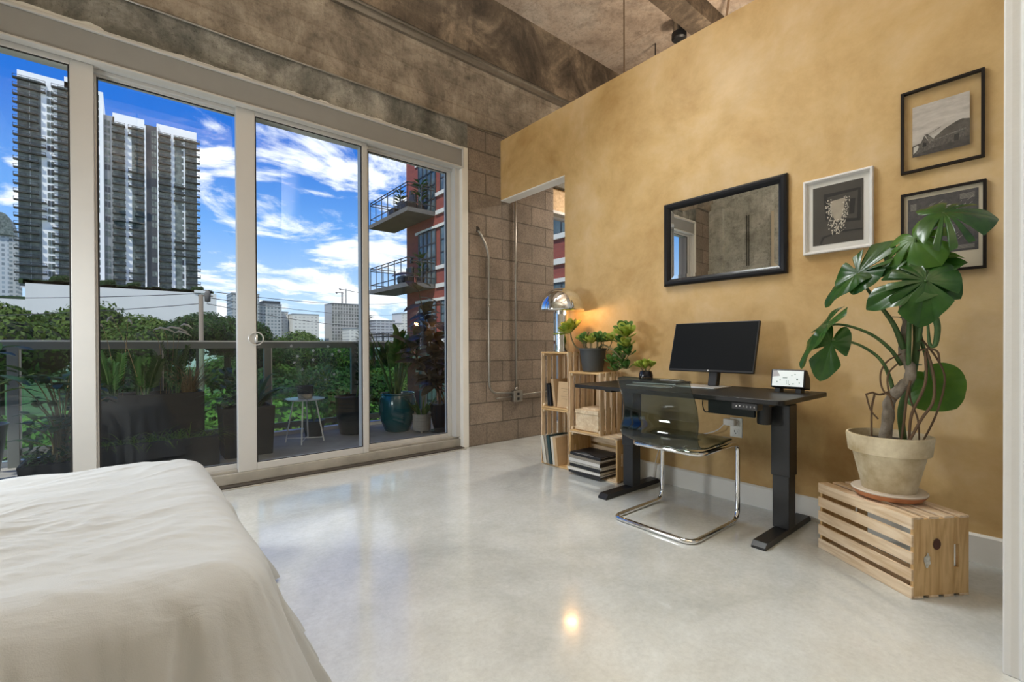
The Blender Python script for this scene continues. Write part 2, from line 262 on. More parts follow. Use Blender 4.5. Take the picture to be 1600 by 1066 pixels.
# ------------------------------------------------------------------ mesh helpers
def world_of(o):
    m = Matrix.Identity(4); chain = []
    while o: chain.append(o); o = o.parent
    for q in reversed(chain): m = m @ q.matrix_basis
    return m
class MB:
    def __init__(s): s.v = []; s.f = []
    def add(s, vs, fs):
        o = len(s.v); s.v += [tuple(q) for q in vs]; s.f += [tuple(i+o for i in f) for f in fs]; return s
    def box(s, x0, x1, y0, y1, z0, z1, M=None):
        vs = [Vector((x, y, z)) for x in (x0, x1) for y in (y0, y1) for z in (z0, z1)]
        if M: vs = [M @ q for q in vs]
        return s.add(vs, [(0, 1, 3, 2), (4, 6, 7, 5), (0, 4, 5, 1), (2, 3, 7, 6), (0, 2, 6, 4), (1, 5, 7, 3)])
    def tube(s, pts, r, n=8, closed=False, caps=True):
        pts = [Vector(q) for q in pts]; m = len(pts); rs = r if isinstance(r, (list, tuple)) else [r]*m
        vs = []; prev = None
        for i, q in enumerate(pts):
            a = pts[(i-1) % m] if (closed or i) else q; b = pts[(i+1) % m] if (closed or i < m-1) else q
            d = (b-a); d = d.normalized() if d.length > 1e-9 else Vector((0, 0, 1))
            if prev is None: u = d.cross(Vector((0, 0, 1)) if abs(d.z) < .9 else Vector((1, 0, 0))).normalized()
            else:
                u = prev - d*prev.dot(d); u = u.normalized() if u.length > 1e-6 else d.orthogonal().normalized()
            prev = u; w = d.cross(u)
            for k in range(n):
                t_ = 2*PI*k/n; vs.append(q + (u*math.cos(t_)+w*math.sin(t_))*rs[i])
        fs = []
        for i in range(m if closed else m-1):
            j = (i+1) % m
            for k in range(n): fs.append((i*n+k, i*n+(k+1) % n, j*n+(k+1) % n, j*n+k))
        if caps and not closed: fs += [tuple(range(n))[::-1], tuple(range((m-1)*n, m*n))]
        return s.add(vs, fs)
    def lathe(s, prof, c=(0, 0, 0), n=36, M=None):
        vs = []; c = Vector(c)
        for r, z in prof:
            for k in range(n):
                t_ = 2*PI*k/n; q = Vector((r*math.cos(t_), r*math.sin(t_), z)); vs.append((M @ q if M else q)+c)
        fs = [(i*n+k, i*n+(k+1) % n, (i+1)*n+(k+1) % n, (i+1)*n+k) for i in range(len(prof)-1) for k in range(n)]
        if prof[0][0] > 1e-4: fs.append(tuple(range(n))[::-1])
        if prof[-1][0] > 1e-4: fs.append(tuple(range((len(prof)-1)*n, len(prof)*n)))
        return s.add(vs, fs)
    def grid(s, rows):
        n = len(rows[0]); vs = [q for r in rows for q in r]
        return s.add(vs, [(i*n+j, i*n+j+1, (i+1)*n+j+1, (i+1)*n+j) for i in range(len(rows)-1) for j in range(n-1)])
    def prism(s, poly, d, M=None):
        """poly: list of points (Vector) ; d: extrusion Vector"""
        a = [Vector(q) for q in poly]; b = [q+Vector(d) for q in a]; n = len(a)
        vs = a+b
        if M: vs = [M @ q for q in vs]
        return s.add(vs, [tuple(range(n))[::-1], tuple(range(n, 2*n))]+[(i, (i+1) % n, n+(i+1) % n, n+i) for i in range(n)])
    def build(s, name, m, parent=None, smooth=False, bevel=0, label=None, solid=0, sub=0, segs=2, rim=None):
        me = bpy.data.meshes.new(name); me.from_pydata(s.v, [], s.f)
        o = bpy.data.objects.new(name, me); COL.objects.link(o)
        if parent:
            me.transform(world_of(parent).inverted()); o.parent = parent
        me.validate(); me.update()
        import bmesh
        bm = bmesh.new(); bm.from_mesh(me); bmesh.ops.recalc_face_normals(bm, faces=bm.faces); bm.to_mesh(me); bm.free()
        me.materials.append(MAT[m] if isinstance(m, str) else m)
        if smooth: me.polygons.foreach_set('use_smooth', [True]*len(me.polygons)); 
        if smooth == 'auto' : me.set_sharp_from_angle(angle=math.radians(40))
        if bevel:
            b = o.modifiers.new('bevel', 'BEVEL'); b.width = bevel; b.segments = segs; b.limit_method = 'ANGLE'
        if solid:
            b = o.modifiers.new('solid', 'SOLIDIFY'); b.thickness = solid; b.offset = 0
            if rim: me.materials.append(MAT[rim]); b.material_offset_rim = 1
        if sub:
            b = o.modifiers.new('sub', 'SUBSURF'); b.levels = sub; b.render_levels = sub
        if label: o['label'] = label
        return o
def tag(o, label=None, cat=None, group=None, kind=None):
    if label: o['label'] = label
    if cat: o['category'] = cat
    if group: o['group'] = group
    if kind: o['kind'] = kind
    return o
def thing(name, label, cat, loc=(0, 0, 0), rotz=0, group=None):
    o = bpy.data.objects.new(name, None); COL.objects.link(o); o.location = loc; o.rotation_euler = (0, 0, rotz); o.empty_display_size = .1
    return tag(o, label, cat, group)
def struct(name, mb, m, **k):
    return tag(mb.build(name, m, **k), kind='structure')
def B(*a): return MB().box(*a)
def copy_tree(o, parent=None):
    c = o.copy(); COL.objects.link(c)
    if parent: c.parent = parent
    for ch in list(o.children): copy_tree(ch, c)
    return c
def smoothpath(pts, k=8):
    """Catmull-Rom through the points"""
    P = [Vector(q) for q in pts]; P = [P[0]*2-P[1]]+P+[P[-1]*2-P[-2]]; out = []
    for i in range(1, len(P)-2):
        for j in range(k):
            t_ = j/k; a, b, c, d = P[i-1], P[i], P[i+1], P[i+2]
            out.append(.5*((2*b)+(c-a)*t_+(2*a-5*b+4*c-d)*t_*t_+(3*b-a-3*c+d)*t_**3))
    out.append(P[-2]); return out
def fillet(pts, r, k=6):
    P = [Vector(q) for q in pts]; out = [P[0]]
    for i in range(1, len(P)-1):
        a = (P[i-1]-P[i]); b = (P[i+1]-P[i]); d = min(r, a.length*.49, b.length*.49)
        p0 = P[i]+a.normalized()*d; p1 = P[i]+b.normalized()*d
        for j in range(k+1):
            t_ = j/k; out.append(p0*(1-t_)**2+P[i]*2*t_*(1-t_)+p1*t_*t_)
    out.append(P[-1]); return out
rnd = random.Random(7)
# ================================================================== ROOM
XW, YW = 2.905, 3.68           # face of the ochre partition, face of the window wall
struct('floor', B(-1.6, 6.7, -5.0, 3.90, -.12, 0), 'polished_floor')
struct('ceiling', B(-1.6, 6.7, -5.0, 3.93, 4.38, 4.60), 'slab_concrete')
struct('wall_left', B(-1.62, -1.4, -5.0, 3.93, 0, 4.38), 'left_wall_concrete')
struct('wall_front', B(-1.6, 6.7, -5.2, -5.0, 0, 4.38), 'white_paint')
struct('wall_far_right', B(6.7, 6.9, -5.0, 3.93, 0, 4.38), 'white_paint')
# window wall: block pier, left pier, header concrete, stepped beam over it
struct('wall_back', B(2.50, 3.65, YW, 3.93, 0, 3.10), 'block_wall')
struct('wall_back', B(5.5, 6.7, YW, 3.93, 0, 3.10), 'block_wall')
struct('wall_back', B(-1.4, -.93, YW, 3.93, 0, 3.10), 'block_wall')
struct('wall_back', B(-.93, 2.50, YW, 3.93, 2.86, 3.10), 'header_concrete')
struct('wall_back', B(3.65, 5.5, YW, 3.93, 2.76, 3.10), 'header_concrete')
struct('wall_back', B(-1.6, 6.7, YW-.006, 3.93, 3.10, 3.66), 'beam_concrete')
mb = B(-1.4, 6.7, YW-.035, YW+.01, 3.66, 3.69); mb.box(-1.4, 6.7, YW-.022, YW+.01, 3.69, 3.725); mb.box(-1.4, 6.7, YW-.04, YW+.01, 3.725, 3.745)
struct('trim_1', mb, 'conduit_steel')
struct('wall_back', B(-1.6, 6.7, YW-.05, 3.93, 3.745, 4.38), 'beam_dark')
# ceiling beams running parallel to the window wall
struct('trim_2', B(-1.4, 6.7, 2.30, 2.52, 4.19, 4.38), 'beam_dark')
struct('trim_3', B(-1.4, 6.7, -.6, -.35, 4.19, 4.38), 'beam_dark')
# ochre partition with its doorway next to the window wall
mb = B(XW, 3.015, -1.0, 2.79, 0, 3.04); mb.box(XW, 3.015, 2.79, YW, 2.442, 3.04)
struct('wall_right', mb, 'ochre_limewash')
struct('door_1', B(XW-.001, 3.018, 2.79, YW-.002, 2.434, 2.444), 'white_trim')
bm_ = MB(); bm_.prism([(XW, 0, 0), (XW-.016, 0, 0), (XW-.016, 0, .118), (XW-.006, 0, .127), (XW, 0, .127)], (0, 3.75, 0), Matrix.Translation((0, -1.0, 0)))
struct('baseboard_right', bm_, 'white_trim')
# white wall end in the right foreground
mb = B(1.99, XW, -1.0, .126, 0, 4.38); struct('wall_corner', mb, 'corner_paint')
mb = MB()
cpts = [(1.99, .128), (1.975, .126), (1.972, .110), (1.972, .092), (1.962, .088), (1.958, .078), (1.958, .03), (1.945, .02), (1.945, -.3), (1.99, -.3)]
mb.prism([(x, y, 0) for x, y in cpts], (0, 0, 4.3)); struct('trim_4', mb, 'white_paint', bevel=.003)
# left wall: cream door post seen in the mirror
struct('door_2', B(-1.41, -1.36, 2.58, 2.76, 0, 2.9), 'mat_cream')
struct('trim_5', B(-1.40, -1.33, 3.46, YW, 0, 3.1), 'left_wall_concrete')
# plaster reveal and sill gap of the big window
struct('trim_6', B(2.435, 2.502, YW-.006, 3.93, 0, 2.86), 'white_trim', bevel=.004)
struct('trim_7', B(-.93, -.87, YW-.006, 3.93, 0, 2.86), 'white_trim', bevel=.004)
mb = MB(); rows = []
for i in range(160):
    x = -.9+3.35*i/159; rows.append([Vector((x, YW-.004, 2.842)), Vector((x, YW-.006, 2.852+.003+.020*max(0, mnoise.noise(Vector((x*9, 3, 1)))+.35*mnoise.noise(Vector((x*31, 3, 1))))+(.010 if x < -.1 else 0)))])
mb.grid(rows); struct('trim_8', mb, 'white_trim', solid=.006)
struct('trim_9', B(-.93, 2.44, YW-.06, 3.93, -.02, .004), 'sill_alu')
# window frame: head, sill track, jambs
FY0, FY1 = 3.72, 3.86
mb = B(-.87, 2.435, FY0, FY1, .012, .085); mb.box(-.87, 2.435, FY0+.03, FY1, .085, .105)
struct('trim_10', mb, 'sill_alu', bevel=.004)
mb = B(-.87, 2.435, FY0, FY1, 2.66, 2.72); mb.box(-.87, 2.435, FY0+.05, FY1, 2.635, 2.66)
struct('trim_11', mb, 'door_frame_alu', bevel=.004)
struct('trim_12', B(-.87, 2.435, YW-.03, FY0, .0, .012), 'dark_joint')
struct('trim_13', B(2.385, 2.435, FY0, FY1, .105, 2.66), 'door_frame_alu', bevel=.003)
struct('trim_14', B(-.87, -.83, FY0, FY1, .105, 2.66), 'door_frame_alu', bevel=.003)
def sash(k, x0, x1, yc, wl, wr, handle=None):
    w = thing('window_%d' % k, None, None, (x0, yc, .09)); w['kind'] = 'structure'
    z0, z1 = .086, 2.66; d = .028
    mb = B(x0, x0+wl, yc-d, yc+d, z0, z1); mb.box(x1-wr, x1, yc-d, yc+d, z0, z1)
    mb.box(x0+wl, x1-wr, yc-d, yc+d, z0, z0+.052); mb.box(x0+wl, x1-wr, yc-d, yc+d, z1-.035, z1)
    mb.build('window_frame', 'door_frame_alu', w, bevel=.004)
    g = MB(); a, b, e, f = x0+wl, x1-wr, z0+.052, z1-.035
    for (p, q, r_, s_) in ((a, a+.008, e, f), (b-.008, b, e, f), (a, b, e, e+.006), (a, b, f-.006, f)): g.box(p, q, yc-.022, yc-.014, r_, s_)
    g.build('gasket', 'gasket', w)
    MB().grid([[Vector((a, yc-.018, e)), Vector((a, yc-.018, f))], [Vector((b, yc-.018, e)), Vector((b, yc-.018, f))]]).build('window_pane', 'window_glass', w)
    if handle: h = MB(); hx, hz = handle; h.tube([(hx+.046*math.cos(i*PI/12), yc-.036, hz+.046*math.sin(i*PI/12)) for i in range(24)], .0045, 6, closed=True); h.box(hx-.008, hx+.008, yc-.05, yc-.028, hz-.03, hz+.03); h.build('handle', 'silver', w, smooth=True)
sash(1, -.83, -.155, 3.757, .05, .105)
sash(2, -.19, .680, 3.822, .045, .075)
sash(3, .585, 1.532, 3.757, .118, .045, handle=(.70, 1.03))
sash(4, 1.495, 2.385, 3.822, .07, .045)
# roller shade box along the window head
t = thing('roller_shade_box', 'long grey roller shade box fixed above the sliding windows', 'shade box', (.8, YW, 2.66))
B(-.87, 2.43, YW-.012, FY0, 2.668, 2.822).build('fascia', 'shade_box', t, bevel=.003)
B(-.87, 2.43, YW-.03, FY0, 2.822, 2.842).build('top_rail', 'shade_trim', t, bevel=.004)
B(-.87, 2.43, YW-.02, FY0, 2.655, 2.668).build('bottom_rail', 'shade_trim', t, bevel=.003)
B(2.43, 2.436, YW-.035, FY0, 2.652, 2.845).build('end_cap', 'shade_trim', t)
# the next room's window seen through the doorway
w = thing('window_5', None, None, (3.65, 3.79, .1)); w['kind'] = 'structure'
mb = B(3.65, 3.69, 3.76, 3.86, 0, 2.5); mb.box(5.44, 5.5, 3.76, 3.86, 0, 2.5); mb.box(3.65, 5.5, 3.76, 3.86, 2.44, 2.50); mb.box(3.65, 5.5, 3.76, 3.86, 0, .09); mb.box(4.55, 4.62, 3.76, 3.86, .09, 2.44)
mb.build('window_frame', 'door_frame_alu', w, bevel=.004)
MB().grid([[Vector((3.69, 3.81, .09)), Vector((3.69, 3.81, 2.44))], [Vector((5.44, 3.81, .09)), Vector((5.44, 3.81, 2.44))]]).build('window_pane', 'window_glass', w)
t = thing('shade_panel', 'tan shade panel above the next room window seen through the doorway', 'shade', (4.5, 3.75, 2.5))
B(3.655, 5.49, 3.735, 3.775, 2.50, 2.755).build('panel', 'pine_panel', t)
B(3.655, 5.49, 3.72, 3.775, 2.47, 2.50).build('bottom_rail', 'shade_trim', t)

# ================================================================== CONDUITS AND ELECTRICS
tag(MB().tube([(-1.4, YW-.017, 3.088), (.6, YW-.017, 3.082), (2.6, YW-.02, 3.09), (2.93, YW-.02, 3.095)], .0075, 8).build('conduit_pipe', 'conduit_steel', smooth=True),
    'thin grey conduit running along the concrete above the shade box', 'conduit')
t = thing('conduit_pipe', 'straight vertical conduit dropping down the block wall to the outlet box', 'conduit', (3.08, YW-.02, .52))
MB().tube([(3.08, YW-.02, .50), (3.08, YW-.02, 3.09)], .011, 10).build('pipe', 'conduit_steel', t, smooth=True)
MB().tube([(3.08, YW-.02, .505), (3.08, YW-.02, .545)], .017, 8).build('connector', 'conduit_steel', t, smooth=True)
t = thing('conduit_pipe', 'bent conduit leaving a hole in the block wall and curving to the box', 'conduit', (2.735, YW-.02, .6))
pts = [(2.615, YW+.03, 2.10), (2.625, YW-.012, 2.085), (2.70, YW-.02, 1.96), (2.735, YW-.02, 1.86), (2.735, YW-.02, .62)]
MB().tube(fillet(pts, .06)[:-1]+fillet([(2.735, YW-.02, .9), (2.735, YW-.02, .505), (3.035, YW-.02, .487)], .11, 9), .0115, 10).build('pipe', 'conduit_steel', t, smooth=True)
MB().tube([(2.735, YW-.02, 1.36), (2.735, YW-.02, 1.385)], .015, 8).build('connector', 'conduit_steel', t, smooth=True)
struct('trim_15', MB().tube([(2.607, YW-.003, 2.105), (2.615, YW+.02, 2.105)], .028, 12), 'dark_joint')
t = thing('outlet_box', 'small metal outlet box on the block wall under the vertical conduit', 'outlet', (3.09, YW, .45))
B(3.03, 3.145, YW-.05, YW, .395, .508).build('box', 'conduit_steel', t, bevel=.006)
for zc in (.475, .425): B(3.07, 3.10, YW-.053, YW-.048, zc-.014, zc+.014).build('socket', 'gasket', t, bevel=.003)
tag(MB().tube([(3.145, YW-.02, .462), (3.64, YW-.02, .475)], .007, 10).build('conduit_pipe', 'conduit_steel', smooth=True), 'short level conduit going right from the outlet box toward the doorway', 'conduit')
tag(MB().tube([(2.83, YW-.014, .445), (3.03, YW-.014, .45)], .006, 8).build('conduit_pipe', 'conduit_steel', smooth=True), 'short thin rod under the bent conduit left of the outlet box', 'conduit')
t = thing('wall_outlet', 'white double wall outlet on the ochre wall behind the chair', 'outlet', (XW, 1.325, .458))
B(XW-.008, XW, 1.287, 1.362, .398, .518).build('cover_plate', 'plate_white', t, bevel=.003)
for zc in (.485, .432):
    s_ = B(XW-.011, XW-.007, 1.305, 1.343, zc-.016, zc+.016).build('socket', 'plate_white', t, bevel=.006)
    h = MB(); h.box(XW-.0125, XW-.0105, 1.331, 1.334, zc-.002, zc+.009); h.box(XW-.0125, XW-.0105, 1.315, 1.318, zc-.002, zc+.009); h.tube([(XW-.0125, 1.3245, zc-.009), (XW-.0105, 1.3245, zc-.009)], .003, 8); h.build('slots', 'gasket', s_)
t = thing('power_plug', 'white plug and cord in the upper socket of the wall outlet', 'plug', (XW-.03, 1.345, .49))
B(XW-.050, XW-.012, 1.315, 1.388, .470, .512).build('plug_body', 'cord_white', t, bevel=.008)
MB().tube(smoothpath([(XW-.04, 1.385, .475), (XW-.05, 1.42, .435), (XW-.04, 1.50, .40), (XW-.03, 1.62, .37), (XW-.03, 1.80, .33), (XW-.03, 1.87, .18), (XW-.03, 1.9, .02)]), .0032, 6).build('cord', 'cord_white', t, smooth=True)
# cords and box by the ceiling, behind the partition
t = thing('ceiling_junction_box', 'black round junction box with a cable hanging by the concrete ceiling beam', 'junction box', (4.50, 2.60, 4.20))
MB().lathe([(.06, 4.16), (.075, 4.175), (.075, 4.23), (.06, 4.24)], (4.45, 2.62, 0), 24).build('box_body', 'plastic_black', t, smooth='auto')
MB().lathe([(.06, 4.24), (.06, 4.38)], (4.45, 2.62, 0), 20).build('mounting_plate', 'conduit_steel', t, smooth='auto')
MB().tube(smoothpath([(4.5, 2.60, 4.19), (4.62, 2.52, 4.10), (4.72, 2.40, 4.02), (4.70, 2.28, 4.08), (4.60, 2.2, 4.19), (4.3, 2.0, 4.37)]), .011, 8).build('cable', 'root_brown', t, smooth=True)
MB().tube([(4.45, 2.62, 4.14), (4.45, 2.62, 1.9)], .006, 6).build('cord', 'plastic_black', t)
t = thing('hanging_pendant', 'thin brown cord of a pendant hanging straight down behind the ochre wall', 'pendant', (3.75, 2.79, 4.38))
MB().tube([(3.75, 2.795, 4.38), (3.75, 2.795, 2.3)], .007, 6).build('cord', 'root_brown', t)
MB().lathe([(.0, 2.2), (.12, 2.22), (.10, 2.3), (.02, 2.34), (0, 2.34)], (3.75, 2.795, 0), 20).build('lamp_shade', 'plastic_black', t, smooth='auto')
tag(MB().tube([(5.05, 2.10, 4.37), (5.2, 1.6, 4.37), (5.3, .5, 4.37)], .02, 8).build('conduit_pipe', 'conduit_steel', smooth=True), 'thick grey conduit on the ceiling slab at the top edge of the ochre wall', 'conduit')
# blind chain on the left wall, seen in the mirror
t = thing('blind_chain', 'dark looped pull chain with a weight hanging on the left concrete wall', 'pull chain', (-1.38, 3.10, 2.9))
MB().tube([(-1.385, 3.085, 2.92), (-1.385, 3.085, 2.14)], .006, 6).build('cord', 'gasket', t); MB().tube([(-1.385, 3.115, 2.92), (-1.385, 3.115, 2.14)], .006, 6).build('cord', 'gasket', t)
MB().lathe([(.04, 2.10), (.028, 2.13), (.01, 2.16)], (-1.375, 3.10, 0), 12).build('weight', 'gasket', t)
# fill lamps added out of view to carry the room's brightness
LL = ['above the far side of the bed', 'right of it above the middle sliding doors', 'behind the camera above the bed', 'behind the camera on the right', 'far behind the bed', 'in the room beyond the ochre wall', 'near the next room window', 'in the corner between the left wall and the windows']
for i, (x, y, z, wt, c, kd) in enumerate(FILL_LAMPS):
    ld = bpy.data.lights.new('lamp_light', 'AREA'); ld.energy = wt; ld.color = c
    lo = bpy.data.objects.new('lamp_light', ld); COL.objects.link(lo)
    if kd == 'panel':
        t = thing('panel_fill_lamp', 'unseen fill light panel on a pole standing ' + LL[i], 'fill light', (x, y, 0), 0)  # panel added out of view to light wall and bed from the window side
        d_ = Vector((1, -.42, .02)).normalized(); s_ = d_.cross(Vector((0, 0, 1))).normalized(); M_ = Matrix((( *s_, 0), (*s_.cross(d_), 0), (*d_, 0), (0, 0, 0, 1))).transposed(); M_.translation = (x, y, z)
        MB().box(-.28, .28, -.30, .30, -.05, 0, M_).build('panel', 'white_paint', t, bevel=.005)
        MB().tube([(x, y, .03), (x, y, z-.3)], .012, 8).build('pole', 'plastic_black', t); MB().lathe([(.15, 0.001), (.15, .02), (.02, .035), (0, .035)], (x, y, 0), 28).build('base', 'plastic_black', t, smooth='auto')
        ld.shape = 'RECTANGLE'; ld.size = .50; ld.size_y = .54; lo.location = (d_.x*.006, d_.y*.006, z); lo.rotation_euler = d_.to_track_quat('-Z', 'Y').to_euler()
    elif kd == 'linear':
        t = thing('linear_fill_lamp', 'long white unseen fill lamp on two rods hung ' + LL[i], 'unseen lamp', (x, y, z), 0)  # added above the view as fill, tilted away from the window wall
        B(x-.6, x+.6, y-.17, y+.17, z, z+.05).build('housing', 'white_paint', t, bevel=.004)
        for s_ in (-.45, .45): MB().tube([(x+s_, y, z+.05), (x+s_, y, 4.38)], .005, 6).build('rod', 'conduit_steel', t)
        ld.shape = 'RECTANGLE'; ld.size = 1.15; ld.size_y = .30; lo.location = (0, -.03, -.02); lo.rotation_euler = (-.42, 0, 0); ld.spread = math.radians(120)
        l2 = bpy.data.lights.new('fill_uplight', 'AREA'); l2.energy = wt*.6; l2.color = c; l2.shape = 'RECTANGLE'; l2.size = 1.15; l2.size_y = .30
        o2 = bpy.data.objects.new('fill_uplight', l2); COL.objects.link(o2); o2.parent = t; o2.location = (0, 0, .056); o2.rotation_euler = (PI, 0, 0)
    else:
        up = kd == 'up'
        t = thing('unseen_lamp', 'unseen round black %s lamp on a rod hung %s' % ('uplight' if up else 'ceiling', LL[i]), 'unseen lamp', (x, y, z), 0)
        prof = [(.0, -.10), (.02, -.10), (.16, -.05), (.20, .0)] if up else [(.20, 0), (.16, .06), (.02, .11), (0, .11)]
        MB().lathe([(r, z+h) for r, h in prof], (x, y, 0), 28).build('lamp_shade', 'plastic_black', t, smooth='auto')
        MB().tube([(x, y, z+(-.09 if up else .1)), (x, y, 4.38)], .008, 6).build('rod', 'plastic_black', t)
        ld.shape = 'DISK'; ld.size = .34; lo.location = (0, 0, +.004 if up else -.005)
        if up: lo.rotation_euler = (PI, 0, 0)
    lo.parent = t
# ================================================================== BED
def bed():
    t = thing('bed', 'low bed under a rumpled white linen sheet hanging to the floor', 'bed', (-.5, 1.8, 0))
    x0, x1, y0, y1 = -1.30, .24, 1.10, 2.50
    B(-1.33, .20, 1.14, 2.48, 0, .20).build('bed_base', 'mattress_cloth', t, bevel=.02)
    B(-1.33, .22, 1.12, 2.49, .20, .43).build('mattress', 'mattress_cloth', t, bevel=.06, segs=4)
    def perim(n):          # right/near/far sides of a rounded rectangle, outward normals
        R_ = .17; pts = []
        cs = [(x1-R_, y1-R_, 0, PI/2), (x0, y1-R_, PI/2, PI/2)]
        path = []
        # start at back-left, run along far side, corner, right side, corner, near side
        def seg(a, b, k, nrm):
            for i in range(k): u = i/k; path.append((a[0]+(b[0]-a[0])*u, a[1]+(b[1]-a[1])*u, nrm[0], nrm[1]))
        def arc(cx, cy, a0, a1, k):
            for i in range(k): a = a0+(a1-a0)*i/k; path.append((cx+R_*math.cos(a), cy+R_*math.sin(a), math.cos(a), math.sin(a)))
        seg((x0, y1), (x1-R_, y1), n*4, (0, 1)); arc(x1-R_, y1-R_, PI/2, 0, n)
        seg((x1, y1-R_), (x1, y0+R_), n*4, (1, 0)); arc(x1-R_, y0+R_, 0, -PI/2, n)
        seg((x1-R_, y0), (x0, y0), n*5, (0, -1)); path.append((x0, y0, 0, -1)); return path
    P = perim(26); cx, cy = -.55, 1.8
    # rings: from the middle of the top outward, over the soft edge, then down the hanging skirt
    prof = [(-.99+.84*k/34, 0, 0) for k in range(34)]+[(-.135, 0, -.003), (-.08, 0, -.007), (-.045, .0, -.014), (-.02, .0, -.025), (0, 0, -.042), (0, .014, -.066), (0, .024, -.10), (0, .034, -.14), (0, .046, -.18), (0, .06, -.225), (0, .078, -.275), (0, .098, -.33), (0, .118, -.39), (0, .14, -.44), (0, .155, -.488)]
    rows = []
    for (s_, o_, dz) in prof:
        row = []
        for i, (x, y, nx, ny) in enumerate(P):
            if s_ < 0:
                k = -s_
                X_, Y_ = x+(cx-x)*k, y+(cy-y)*k
            else: X_, Y_ = x, y
            q = Vector((X_, Y_, 0)); u = i*.055
            corner = abs(nx*ny)*2
            w = o_*(1+.55*mnoise.noise(Vector((u*1.9, 1.3, -dz*1.2)))+.25*mnoise.noise(Vector((u*5, 7, -dz*2))))
            if o_: w += .032*corner*(-dz)*4+.016*math.sin(u*7+mnoise.noise(Vector((u*3, 0, 0)))*4)*(-dz)*2.4
            z = .502+dz
            z += .014*mnoise.noise(q*2.0)+.008*mnoise.noise(Vector((q.x*3+q.y*3, q.y*8-q.x*4, 3)))
            rg = 1-abs(mnoise.noise(Vector((q.x*4.5+q.y*2.5, q.y*11-q.x*4, 9)))); rg2 = 1-abs(mnoise.noise(Vector((q.x*9-q.y*5, q.y*21+q.x*9, 2)))); msk = .5+.5*mnoise.noise(q*1.7+Vector((3, 1, 0)))
            z += (.012*max(0, rg-.80)*5+.005*max(0, rg2-.78)*4.5)*max(0, msk)
            z += .018*math.exp(-((Y_-1.25)/.10)**2)*max(0, math.sin((X_+1.2)*2.6))*(1 if s_ <= 0 else 0)
            z += .016*math.exp(-((Y_-1.17)/.05)**2)*(1 if s_ <= 0 else 0)
            if o_:
                w += .006*mnoise.noise(Vector((u*14, 2, -dz*6)))
                z -= .0*o_
            row.append(Vector((X_+nx*w, Y_+ny*w, max(.006, z))))
        rows.append(row)
    mb = MB().grid(rows); mb.build('bedspread', 'linen', t, smooth=True, sub=1)
bed()
# ================================================================== CRATES
def crate(label, M, group='pine slat crates'):
    """origin at the middle of the closed slatted bottom; x = length .46, y = width .31, z = towards the open side .25"""
    t = bpy.data.objects.new('wooden_crate', None); COL.objects.link(t); t.matrix_world = M; t.matrix_basis = M; t.empty_display_size = .1
    tag(t, label, 'crate', group)
    T = lambda mb, n, m_, **k: mb.build(n, m_, t, bevel=.0012, **k)
    Lh, Wh, Hh = .23, .155, .25; th = .009
    for s_ in (-1, 1):                           # end panels with a hand hole
        xa, xb = sorted((s_*(Lh-.001), s_*(Lh-.0135))); y_, z0, z1 = Wh-th, th, Hh-.001
        hy, hz0, hz1 = .045, .185, .205
        mb = MB()
        mb.box(xa, xb, -y_, y_, z0, hz0, M); mb.box(xa, xb, -y_, y_, hz1, z1, M)
        mb.box(xa, xb, -y_, -hy, hz0, hz1, M); mb.box(xa, xb, hy, y_, hz0, hz1, M)
        T(mb, 'end_panel', 'pine_panel')
    for k in range(5):                           # bottom slats
        w = .045; a = -Wh+k*(2*Wh-w)/4
        T(B_(M, -Lh, Lh, a, a+w, 0, th), 'slat', 'pine')
    for s_ in (-1, 1):
        for k in range(4):                       # side slats
            w = .042; a = th+.001+k*(Hh-th-.002-w)/3
            ya, yb = sorted((s_*Wh, s_*(Wh-th)))
            T(B_(M, -Lh, Lh, ya, yb, a, a+w), 'slat', 'pine')
    for sx in (-1, 1):
        for sy in (-1, 1):
            xa, xb = sorted((sx*(Lh-.0135), sx*(Lh-.033))); ya, yb = sorted((sy*(Wh-th), sy*(Wh-th-.02)))
            T(B_(M, xa, xb, ya, yb, th, Hh-.012), 'corner_block', 'pine_pale')
    return t
def B_(M, *a): return MB().box(*a, M=M)
def frame(o, x, y, z): return Matrix(((x[0], y[0], z[0], o[0]), (x[1], y[1], z[1], o[1]), (x[2], y[2], z[2], o[2]), (0, 0, 0, 1)))
# open side faces the room (-X); length vertical
def upright(yc, z0, label): return crate(label, frame((2.875, yc, z0+.23), (0, 0, 1), (0, 1, 0), (-1, 0, 0)))
upright(2.645, 0, 'lower pine crate of the tall stack, with leaning books, by the doorway')
upright(2.645, .461, 'upper pine crate of the tall stack, carrying the chrome lamp')
crate('pine crate lying on its side with the pile of magazines', frame((2.875, 2.252, .156), (0, 1, 0), (0, 0, -1), (-1, 0, 0)))
upright(2.328, .311, 'upright pine crate holding a small wooden box, under the charcoal pot')
dx, dy = .545, .838
sn = (dy, -dx)
c0 = Vector((2.285, .385, 0)) + Vector((dx, dy, 0))*.23
crate('pine crate on its side under the big monstera pot', frame((c0.x, c0.y, .1555), (dx, dy, 0), (0, 0, 1), (sn[0], sn[1], 0)))
Rm = Matrix(((dx, -sn[0]*-1, 0, 0), (dy, sn[1], 0, 0), (0, 0, 1, 0), (0, 0, 0, 1)))
